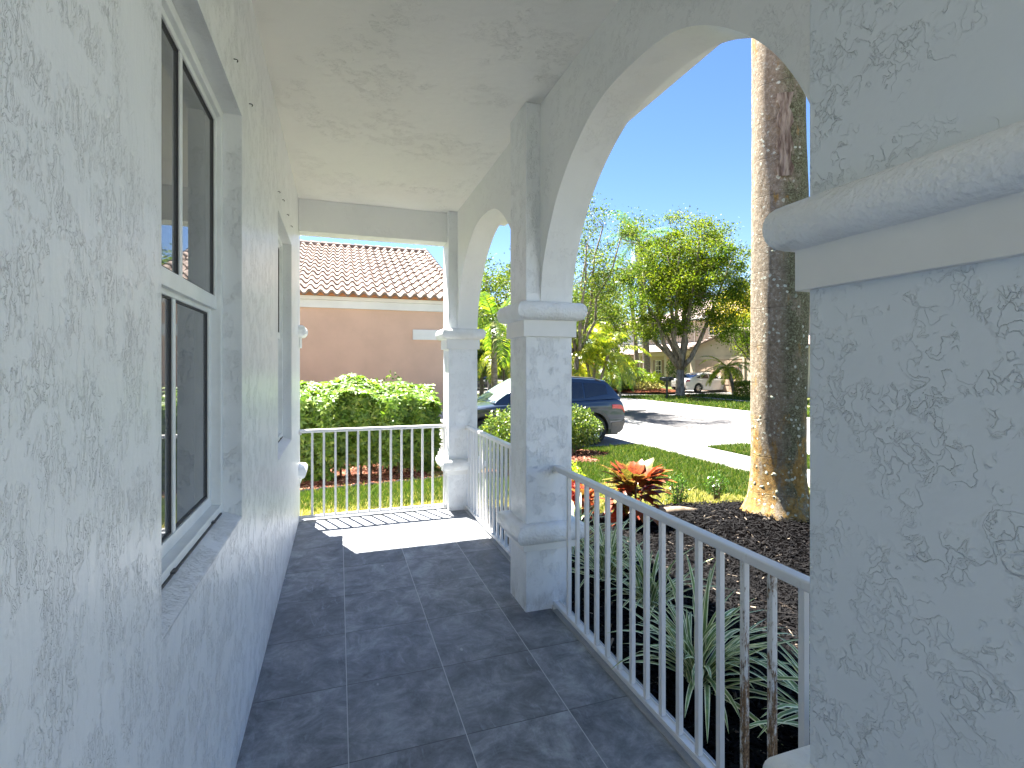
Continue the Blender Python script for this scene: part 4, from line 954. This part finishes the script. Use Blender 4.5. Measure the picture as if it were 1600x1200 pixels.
            for k in range(ns_):
                an = 2*pi*k/ns_+.3
                for (da, r1, r2, w1) in ((0, .10, .63, P['sw']),):
                    c, s_ = cos(an), sin(an); pr = []
                    for (rr, ww, yy) in ((Rw*r1, w1*.9, .03), (Rw*.35, w1, .022), (Rw*r2, w1*1.5, .004)):
                        pr.append([(rr*c-ww*s_, yy, rr*s_+ww*c), (rr*c+ww*s_, yy, rr*s_-ww*c), (rr*c+ww*s_, yy+.03, rr*s_-ww*c), (rr*c-ww*s_, yy+.03, rr*s_+ww*c)])
                    q.loops(pr, cap=True)
            q.lathe([(.001,.012),(Rw*.12,.014),(Rw*.16,.03),(Rw*.16,.06)], 16, axis='y'); autosmooth(q.build('spokes', M['alloy'], wheel), 30)
            q = MB(); q.lathe([(.001,.10),(Rw*.45,.10)], 24, axis='y'); q.build('brake_disc', M['alloyd'], wheel)
        # door seams, handles, mirror, lamps
        for xx in P['seams']:
            g = [[body(xx-.004, sg*s, .0035), body(xx+.004, sg*s, .0035)] for s in (.93,.8,.7,.6,.5,.4,.31)]; mm = MB(); mm.grid(g); mm.build('door_seam', M['gasket'], t)
        for xx in P['handles']:
            p = body(xx, sg*.42); mm = MB(); mm.tube([p+Vector((-.09,sg*.0,0)), p+Vector((-.07,sg*.03,0)), p+Vector((.07,sg*.03,0)), p+Vector((.09,0,0))], .013, 8); mm.build('door_handle', P['paint'], t, smooth=True)
        p = cab(P['mx'], sg*.9); mm = MB(); mm.tube([p, p+Vector((.0,sg*.09,.03)), p+Vector((-.01,sg*.13,.06)), p+Vector((-.01,sg*.24,.065)), p+Vector((-.01,sg*.27,.06))], [.02,.03,.075,.075,.04], 10); mm.build('mirror', P['paint'], t, smooth=True)
        patch('tail_lamp', body, (.006, P['tl'][0]), (sg*P['tl'][1], sg*P['tl'][2]), M['tail'], .008, 10, 4)
        patch('headlamp', body, (L-.42, L-.02), (sg*.44, sg*.34), M['lampg'], .008, 10, 4)
        patch('side_marker', body, (L-.36, L-.22), (sg*.50, sg*.465), M['amber'], .010, 6, 3)
        if P.get('rails'):
            mm = MB(); pts = [cab(x, sg*.40)+Vector((0,0,.0 if i in (0,8) else .045)) for i, x in enumerate(np.linspace(P['rails'][0], P['rails'][1], 9))]; mm.tube(pts, .016, 8); mm.build('roof_rail', M['clad'], t, smooth=True)
    patch('windscreen', cab, P['ws'], (-.40, .40), P['wmat'], .006, 12, 20)
    patch('rear_window', cab, P['rw'], (-.38, .38), P['gmat'], .006, 12, 20)
    mm = MB(); mm.loops([[body(x, s, .012) for s in [q for q in ss_ if abs(q) >= .76]][:len([q for q in ss_ if q >= .76])] for x in (.0,.05,.15,.3,ax[0]-Ra-P['clw']-.01)], closed=False)
    mm.loops([[body(x, -s, .012) for s in [q for q in ss_ if q >= .76]] for x in (.0,.05,.15,.3,ax[0]-Ra-P['clw']-.01)], closed=False)
    mm.box(-.03-cx, .03-cx, -hw(0)*.93, hw(0)*.93, zlow(0)+.0, zlow(0)+.22); mm.build('rear_bumper', P['clad'] if P['clw'] > .03 else P['paint'], t, bevel=0)
    mm = MB(); mm.box(-.012-cx, -.0-cx, -.16, .16, P['pz'], P['pz']+.13); mm.build('licence_plate', M['plate'], t)
    mm = MB(); mm.tube([(.05-cx, -.45, .24), (-.03-cx, -.45, .235)], .03, 12); mm.tube([(.05-cx, .45, .24), (-.03-cx, .45, .235)], .03, 12); mm.build('exhaust', M['chrome'], t, smooth=True)
    return t
SUVP = dict(L=4.6, W=1.86, R=.36, ax=(.94, 3.63), paint=M['blue'], cz=.93, clad=M['clad'], clw=.075, gmat=M['cglass'], wmat=M['wglass'], spokes=5, sw=.045,
    deck=[(0,.86),(.03,1.0),(.12,1.10),(.3,1.13),(1.2,1.10),(3.1,1.06),(3.4,1.05),(4.1,.99),(4.45,.90),(4.57,.78),(4.6,.66)],
    low=[(0,.50),(.03,.34),(.12,.26),(.5,.23),(4.2,.23),(4.5,.26),(4.6,.40)], cab=(.10, 3.42),
    roof=[(.10,1.11),(.20,1.25),(.42,1.50),(.50,1.565),(.75,1.60),(1.5,1.65),(2.2,1.65),(2.55,1.61),(2.9,1.42),(3.42,1.06)],
    glass=[('quarter_window', .50, 1.12), ('rear_door_window', 1.17, 1.98), ('front_door_window', 2.04, 3.05)],
    seams=(1.28, 2.01, 3.10), handles=(1.45, 2.20), mx=2.92, tl=(.40, .47, .38), rails=(.62, 2.35), ws=(2.62, 3.36), rw=(.16, .42), pz=.72)
car('parked_suv', 'dark blue-grey suv parked on the driveway with its tail towards the street', (6.74-2.3, 11.78, -.385), pi, SUVP)
SED = dict(L=4.9, W=1.86, R=.33, ax=(1.08, 3.90), paint=M['silver'], cz=.80, clad=M['silver'], clw=.02, gmat=M['cglass'], wmat=M['cglass'], spokes=9, sw=.022, dk=True,
    deck=[(0,.80),(.02,.93),(.10,1.02),(.5,1.04),(1.2,1.02),(3.2,.97),(3.7,.95),(4.5,.82),(4.8,.70),(4.9,.58)],
    low=[(0,.42),(.03,.30),(.15,.23),(.5,.20),(4.4,.18),(4.8,.22),(4.9,.34)], cab=(.42, 3.65),
    roof=[(.42,1.03),(.9,1.24),(1.3,1.37),(1.7,1.445),(2.2,1.455),(2.6,1.42),(3.1,1.22),(3.65,.96)],
    glass=[('quarter_window', .98, 1.32), ('rear_door_window', 1.37, 2.10), ('front_door_window', 2.16, 3.18)],
    seams=(1.40, 2.13, 3.25), handles=(1.60, 2.35), mx=3.0, tl=(.34, .43, .33), ws=(2.66, 3.58), rw=(.56, 1.22), pz=.74)
cxr, cyr = at(1074, 36.0); hd = Vector((cos(R(5)), sin(R(5)), 0)); nl_ = Vector((-hd.y, hd.x, 0))
cc = Vector((cxr, cyr, -.383)) + hd*2.45 + nl_*.93
car('parked_sedan', 'white sedan parked in front of the tan garage door across the street', cc, R(5), SED)
DK = dict(SUVP); DK['paint'] = M['darkcar']; DK['wmat'] = M['cglass']
car('parked_suv', 'dark blue suv parked far up the street, seen between the far columns', (10.9, 41, -.392), R(88), DK)
car('parked_sedan', 'dark sedan partly hidden up the street beside the lamp post', (12.9, 47, -.392), R(92), dict(SED, paint=M['darkcar'], clad=M['darkcar']))

# ---------------------------------------------------------------- houses across the street
def hip(mb, x0, x1, y0, y1, z, rise, ov=.5):
    x0 -= ov; x1 += ov; y0 -= ov; y1 += ov; w_ = x1-x0; d = y1-y0; m_ = min(w_, d)/2
    if d >= w_: a, b = ((x0+x1)/2, y0+m_, z+rise), ((x0+x1)/2, y1-m_, z+rise); mb.add([(x0,y0,z),(x1,y0,z),(x1,y1,z),(x0,y1,z),a,b], [(0,1,4),(1,2,5,4),(2,3,5),(3,0,4,5),(3,2,1,0)])
    else: a, b = (x0+m_,(y0+y1)/2,z+rise), (x1-m_,(y0+y1)/2,z+rise); mb.add([(x0,y0,z),(x1,y0,z),(x1,y1,z),(x0,y1,z),a,b], [(0,1,5,4),(1,2,5),(2,3,4,5),(3,0,4),(3,2,1,0)])
def west_window(h, x, y0, y1, z0, z1, shutter=True, nx=2, nz=3, org=(0,0,0), fm='whitep'):
    x -= org[0]; y0 -= org[1]; y1 -= org[1]; z0 -= org[2]; z1 -= org[2]
    m = MB(); f = .07; m.box(x-.05,x-.001,y0-f,y0,z0-f,z1+f); m.box(x-.05,x-.001,y1,y1+f,z0-f,z1+f); m.box(x-.05,x-.001,y0,y1,z1,z1+f); m.box(x-.05,x-.001,y0,y1,z0-f,z0)
    for k in range(1,nx): yy = y0+(y1-y0)*k/nx; m.box(x-.035,x-.022,yy-.02,yy+.02,z0,z1)
    for k in range(1,nz): zz = z0+(z1-z0)*k/nz; m.box(x-.034,x-.0225,y0,y1,zz-.02,zz+.02)
    wd = m.build('window', M[fm], h); MB().box(x-.02,x-.002,y0,y1,z0,z1).build('pane', M['winpane'], wd)
    if shutter:
        for (a, b) in ((y0-f-.4,y0-f-.01),(y1+f+.01,y1+f+.4)): MB().box(x-.045,x-.0015,a,b,z0-f,z1+f).build('shutter', M['shut'], wd)
org = (27, 29, -.4); h1 = thing('two_storey_house', 'cream two-storey house with a tan garage door behind the white sedan', 'house', org)
def rel(mb, x0,x1,y0,y1,z0,z1): mb.box(x0-27,x1-27,y0-29,y1-29,z0+.4,z1+.4); return mb
rel(MB(), 27.0, 31, 24, 34.2, -.4, 2.9).build('garage_wall', M['cream'], h1)
m = MB(); yc = 29.1; m.add([(0,-5,3.3),(0,5.2,3.3),(0,.1,4.6),(.1,-5,3.3),(.1,5.2,3.3),(.1,.1,4.6)], [(0,2,1),(3,4,5),(0,3,5,2),(1,2,5,4),(0,1,4,3)]); m.build('gable', M['cream'], h1)
m = MB()
for s_, ye in ((1,5.6),(-1,-5.4)):
    m.add([(-.4,ye,3.18),(6,ye,3.18),(6,.1,4.62),(-.4,.1,4.62),(-.4,ye,3.30),(6,ye,3.30),(6,.1,4.76),(-.4,.1,4.76)], [(0,1,2,3),(7,6,5,4),(0,3,7,4),(0,4,5,1)])
m.build('garage_roof', M['farroof'], h1)
gd = MB(); Y0, Y1 = 28.5-29, 33.5-29
for k in range(5): gd.box(-.06,-.002,Y0,Y1,.02+.49*k,.49*(k+1))
for k in range(5):
    for j in range(8): yy = Y0+(Y1-Y0)*(j+.1)/8; gd.box(-.075,-.0605,yy,yy+(Y1-Y0)/8*.8,.10+.49*k,.49*(k+1)-.08)
gd.build('garage_door', M['gdoor'], h1)
m = MB(); m.box(-.08,-.001,Y0-.18,Y0-.001,0,2.66); m.box(-.08,-.001,Y1+.001,Y1+.18,0,2.66); m.box(-.08,-.001,Y0,Y1,2.47,2.66); m.build('garage_trim', M['cream'], h1)
rel(MB(), 31.0, 40, 34.3, 47.5, -.4, 5.9).build('wall', M['beige'], h1)
rel(MB(), 31.01, 40, 27, 34.29, 2.9, 5.9).build('upper_wall', M['beige'], h1)
m = MB(); hip(m, 31-27, 40-27, 27-29, 47.5-29, 6.3, 2.4, .55); m.build('roof', M['farroof'], h1)
m = MB(); m.box(31-.55-27, 40.5-27, 26.45-29, 48.05-29, 6.12, 6.29); m.build('eave', M['whitep'], h1)
# porch
rel(MB(), 29.6, 31, 36.5, 46, 2.55, 2.95).build('porch_beam', M['cream'], h1)
m = MB(); m.add([(29.1-27,35.9-29,3.36),(29.1-27,46.6-29,3.36),(31-27,46.6-29,4.2),(31-27,35.9-29,4.2)], [(3,2,1,0)]); m.build('porch_roof', M['farroof'], h1)
for yy in (36.9, 41.2, 45.6): rel(MB(), 29.65, 30.0, yy-.18, yy+.18, -.4, 2.55).build('porch_column', M['cream'], h1, bevel=.02)
yw = onx(1029, 31); west_window(h1, 31, yw-.45, yw+.45, .6, 2.1, org=org); yw = onx(1031, 31); west_window(h1, 31, yw-.5, yw+.5, 3.9, 5.2, org=org)
yw = onx(1000, 31); west_window(h1, 31, yw-.5, yw+.5, 3.9, 5.2, org=org); yw = onx(1115, 31); west_window(h1, 31, yw-.5, yw+.5, 4.3, 5.3, org=org, shutter=False)
MB().tube([(31.0-27-.05, onx(1086,31)-29, 3.0),(31.0-27-.05, onx(1086,31)-29, 6.1)], .05, 8).build('downpipe', M['whitep'], h1)
org2 = (30, 55, -.4); h2 = thing('white_house', 'pale house with a white pillar and dark garage door behind the clustered palms', 'house', org2)
MB().box(0, 9, -6.6, 8, 0, 3.2).build('wall', M['beige'], h2); m = MB(); hip(m, 0, 9, -6.6, 8, 3.25, 1.6, .5); m.build('roof', M['farroof'], h2)
MB().box(1.5, 9, -6.4, 1.0, 3.3, 6.4).build('upper_wall', M['palew'], h2); m = MB(); hip(m, 1.5, 9, -6.4, 1, 6.45, 1.8, .5); m.build('upper_roof', M['farroof'], h2)
yy = onx(953, 29.6); MB().box(-.55,-.1, yy-55-.35, yy-55+.35, 0, 3.0).build('pillar', M['palew'], h2, bevel=.02)
yy = onx(943, 30); MB().box(-.05,-.001, yy-55-.9, yy-55+1.6, 0, 2.4).build('garage_door', M['gdark'], h2)
yw = onx(967, 31.5); west_window(h2, 31.5, yw-.9, yw+.9, 4.1, 5.5, False, 2, 2, org2, 'whitep')
org3 = (19.5, 70, -.4); h3 = thing('pink_house', 'pink house with a low tiled roof far up the street behind the lamp post', 'house', org3)
MB().box(-3, 10, 0, 9, 0, 3.3).build('wall', M['pink'], h3); m = MB(); hip(m, -3, 10, 0, 9, 3.35, 1.5, .6); m.build('roof', M['farroof'], h3)
m = MB(); [m.box(-1.5+3.2*k, .9+3.2*k, -.05, -.001, 0, 2.3) for k in range(3)]; m.build('garage_door', M['gdark'], h3)
h4 = thing('cream_house', 'cream house far up the left side of the street', 'house', (-2, 52, -.4))
MB().box(-8, 8.5, 0, 10, 0, 3.3).build('wall', M['cream'], h4); m = MB(); hip(m, -8, 8.5, 0, 10, 3.35, 1.8, .6); m.build('roof', M['farroof'], h4)
MB().box(3, 6.5, -.05, -.001, 0, 2.3).build('garage_door', M['gdark'], h4)

# ---------------------------------------------------------------- street trees and palms
bx, by = at(1063, 32.3)
tree('street_tree', 'broad leafy street tree with a pale forked trunk in front of the white sedan', (bx, by, -.4), 11.7, 1.7, (4.3,4.3,4.2), 270, 240, .14, M['oak'], .27, 5, .36, 'leafy street trees', 9, zlow=3.7)
tree('street_tree', 'loose airy tree on the near verge behind the blue suv', (9.0, 18.3, -.4), 8.6, 2.3, (2.7,2.9,2.9), 130, 120, .09, M['loose'], .11, 8, .26, 'leafy street trees', 7)
x_, y_ = at(1163, 40); tree('yellow_tree', 'yellow flowering tree at the edge of the palm trunk', (x_, y_, -.4), 8.2, 2.4, (2.3,2.3,2.0), 90, 130, .14, M['yellow'], .12, 12, .4)
x_, y_ = at(1185, 34); tree('garden_tree', 'thin green tree half hidden by the big palm trunk', (x_, y_, -.4), 5.5, 1.9, (2.6,2.,1.4), 60, 100, .15, M['oak'], .08, 14, .35)
# tall royal palms in the yard opposite
for (px, d, h, tr, lb, sd) in ((1011, 40, 10.6, .30, 'tall royal palm with a thick pale trunk, its head above the street tree', 21), (996, 41.5, 8.6, .20, 'thinner royal palm just left of the thick pale trunk', 22)):
    x_, y_ = at(px, d); palm('royal_palm', lb, (x_, y_, .1), h, tr, 15, 3.3, M['palmb'], sd, curve=(-.5,.5), lw=.6, nl=40, droop=1.4, group='royal palms across the street', barkm='pbark')
mu = [(0,0,2.6,.5,.2),(.25,.1,2.9,-.4,.4),(-.2,.25,2.2,-.7,-.1),(.1,-.25,2.4,.3,-.6)]
x_, y_ = at(922, 21.5); palm('clump_palm', 'bright yellow-green multi-stemmed palm behind the roof of the blue suv', (x_, y_, -.4), 2.6, .07, 11, 2.2, M['palmy'], 31, lw=.5, hang=1.2, nl=36, droop=2.0, multi=mu, shaft=False)
x_, y_ = at(968, 31); palm('clump_palm', 'smaller dark green palm left of the thick pale palm trunk', (x_, y_, -.4), 1.6, .06, 10, 2.0, M['palm'], 33, lw=.4, hang=.9, nl=30, droop=1.8, multi=[(0,0,1.5,.2,0),(.2,.2,1.7,-.3,.3)], shaft=False)
x_, y_ = at(772, 19); palm('queen_palm', 'feathery green palm seen between the far corner column and the middle column', (x_, y_, -.4), 3.6, .13, 18, 3.0, M['palm'], 35, lw=.65, hang=1.3, nl=44, droop=1.7, shaft=False)
x_, y_ = at(775, 26); palm('queen_palm', 'palm with hanging yellow fronds near the lamp post', (x_, y_, -.4), 2.6, .10, 10, 2.2, M['palmy'], 36, lw=.5, hang=1.4, nl=36, droop=2.4, shaft=False)
x_, y_ = at(1140, 31.5); palm('date_palm', 'small date palm with a leaning trunk to the right of the white sedan', (x_+.4, y_, -.4), 1.9, .13, 24, 1.9, M['palmy'], 37, curve=(-.55,.1), lw=.32, hang=.4, nl=30, droop=1.6, shaft=False, elr=(-.3,1.1), barkm='bark')
x_, y_ = at(672, 27); palm('neighbour_palm', 'palm with browning fronds rising behind the neighbouring tile roof', (x_, y_, -.4), 6.1, .16, 15, 2.6, M['palm'], 38, lw=.55, hang=1.0, nl=38, droop=1.9, shaft=False)
# trees closing the view between the columns
for (px, d, h, rr, mk, sd, lb) in ((765, 36, 9.5, 3.6, 'loose', 41, 'airy light green tree above the palm between the far columns'), (752, 30, 4.6, 2.2, 'bush', 42, 'low spreading tree beside the far corner column'),
        (905, 38, 10.5, 4.2, 'loose', 43, 'tall yellow-green tree behind the clustered palm'), (790, 55, 8, 4.5, 'dark', 44, 'dark tree behind the lamp post'),
        (938, 48, 8.5, 3.6, 'oak', 45, 'green tree in front of the white house upper window'), (1180, 52, 10.5, 5, 'dark', 46, 'dark green tree beyond the garage wing roof'), (1060, 62, 9.5, 5, 'oak', 47, 'tree behind the roof of the cream two-storey house')):
    x_, y_ = at(px, d); tree('background_tree', lb, (x_, y_, -.4), h, h*.28, (rr, rr, h*.36), 90, 110, .20 if mk != 'dark' else .26, M[mk], .14, sd, .55, 'trees beyond the street')
x_, y_ = at(905, 24); # cordyline
sh = shrub('red_cordyline', 'dark red spiky cordyline at the foot of the clustered palm', (x_, y_, -.4), (.5,.5,.9), 260, .5, M['redl'], aspect=.10, lift=.9, stems=4)
for i, (px, d, rx, rz_, mk, lb) in enumerate(((985, 38, 1.5, .75, 'bush', 'low green shrubs left of the thick pale palm trunk'), (1022, 38.5, .9, .6, 'lime', 'yellow-green shrub right of the thick pale palm trunk'),
        (968, 36, .9, .45, 'bush', 'low shrub nearest the white pillar'), (1056, 39.5, .7, 1.6, 'dark', 'tall clipped shrub beside the garage wing'), (1003, 36.5, 1.3, .3, 'dry', 'tawny ground plants in front of the royal palms'),
        (940, 40, 1.0, .8, 'bush', 'shrub in front of the dark garage door'))):
    x_, y_ = at(px, d); shrub('garden_shrub', lb, (x_, y_, -.2 if i != 3 else -.4), (rx, rx, rz_), 1500, .16, M[mk], 'shrubs in the yard across the street')
md = MB(); g = []
def far_bed(x, y, cx_, cy_, rx, ry): return ((x-cx_)/rx)**2+((y-cy_)/ry)**2 < 1
cx_, cy_ = at(1002, 37.5)
mz = lambda x, y: -.39 + .42*np.exp(-(((x-cx_)/2.6)**2+((y-cy_)/3.4)**2))
sheet('far_mulch_bed', np.arange(cx_-3.6, cx_+3.7, .3), np.arange(cy_-3.3, cy_+6, .3), M['redg'], 0, lambda x, y: far_bed(x, y, cx_, cy_+1.2, 3.5, 4.4), .012, mz)
def hedge_box(name, label, x0, x1, y0, y1, z0, h, n, ls, mat):
    t = thing(name, label, 'hedge', ((x0+x1)/2, (y0+y1)/2, z0)); w_, d = (x1-x0)/2, (y1-y0)/2
    q = rng.random(n); P = np.stack([rng.uniform(-w_,w_,n), rng.uniform(-d,d,n), rng.uniform(.05,h,n)],-1); k = rng.integers(0,4,n)
    P[:,2] = np.where(k < 2, h-rng.random(n)**2*.15+.06*np.sin(P[:,0]*5+P[:,1]*4), P[:,2]); P[:,0] = np.where(k == 2, -w_+rng.random(n)**2*.2, P[:,0]); P[:,1] = np.where(k == 3, -d+rng.random(n)**2*.2, P[:,1])
    leaves('foliage', P, rdir(n,.4), ls*rng.uniform(.6,1.3,n), ls*.6, mat, t)
    m = MB(); [m.tube([(rng.uniform(-w_,w_)*.8, rng.uniform(-d,d)*.8, -.02), (rng.uniform(-w_,w_)*.8, rng.uniform(-d,d)*.8, h*.8)], .02, 5) for _ in range(8)]; m.build('stem', M['stem'], t)
xa, ya = at(1153, 31.5); hedge_box('clipped_hedge', 'low clipped yellow-green hedge in front of the white sedan bonnet', xa-.6, xa+2.8, ya-1.6, ya-.3, -.4, .95, 6500, .10, M['lemon'])
# small red mulch ring under the street tree
sheet('far_mulch_ring', np.arange(bx-2, bx+2.05, .2), np.arange(by-2, by+2.05, .2), M['redg'], .02, lambda x, y: (x-bx)**2/2.6+(y-by)**2/1.7 < 1, .008, flat)

# mailbox pair
x_, y_ = at(1042, 29.6); mbx = thing('mailbox', 'black double mailbox on a post beside the street tree', 'mailbox', (x_, y_, -.4), R(20))
MB().box(-.05,.05,-.05,.05,0,1.05).build('post', M['black'], mbx, bevel=.01); MB().box(-.42,.42,-.04,.04,1.053,1.10).build('crossbar', M['black'], mbx, bevel=.01)
for xx in (-.25, .25):
    m = MB(); n = 10; pr = [(-.10,0),(-.10,.12)]+[(-.10*cos(pi*k/n), .12+.09*sin(pi*k/n)) for k in range(1,n)]+[(.10,.12),(.10,0)]
    m.loops([[(xx+a, y, 1.103+b) for a, b in pr] for y in (-.25,.25)], cap=True); o = m.build('box', M['black'], mbx); MB().box(xx+.102,xx+.112,-.1,-.07,1.2,1.34).build('flag', M['tail'], mbx)
MB().tube([(0,0,.55),(-.3,0,1.05)], .02, 6).build('brace', M['black'], mbx)
# street lamp
x_, y_ = at(787, 26.5); sp = thing('street_lamp', 'dark street lamp post with a white lantern between the far columns', 'street lamp', (x_, y_, -.4))
m = MB(); m.lathe([(.16,0),(.16,.12),(.10,.2),(.09,.7),(.065,.8),(.055,2.95),(.09,3.0),(.10,3.04)], 14); m.build('post', M['brown'], sp, smooth=True)
m = MB(); m.lathe([(.10,3.05),(.20,3.45),(.20,3.47)], 12); m.build('lantern', M['lampg'], sp, smooth=True); m = MB(); m.lathe([(.23,3.47),(.16,3.58),(.05,3.66),(.02,3.78),(.001,3.8)], 12); m.build('cap', M['brown'], sp, smooth=True)
# flag
x_, y_ = at(1158, 33.5); fg = thing('house_flag', 'red and white striped flag hanging beside the small date palm', 'flag', (x_, y_, -.4))
MB().tube([(0,0,0),(0,0,1.0),(.05,0,2.1)], .02, 8).build('pole', M['whitep'], fg)
for k in range(9):
    g = [[(-.05-.07*k-.07*q+.02*sin(j*.9), -.03*sin(j*.8+k*.7), 2.05-.12*j*.8-(.07*k+.07*q)*.7) for q in (0,1)] for j in range(8)]
    m = MB(); m.grid(g); 
    if k == 0: stripes = MB(); stripes.v = []; 
    stripes.mi = k % 2; stripes.add(m.v, m.f)
stripes.build('cloth', [M['flagr'], M['flagw']], fg)
tag(camo);
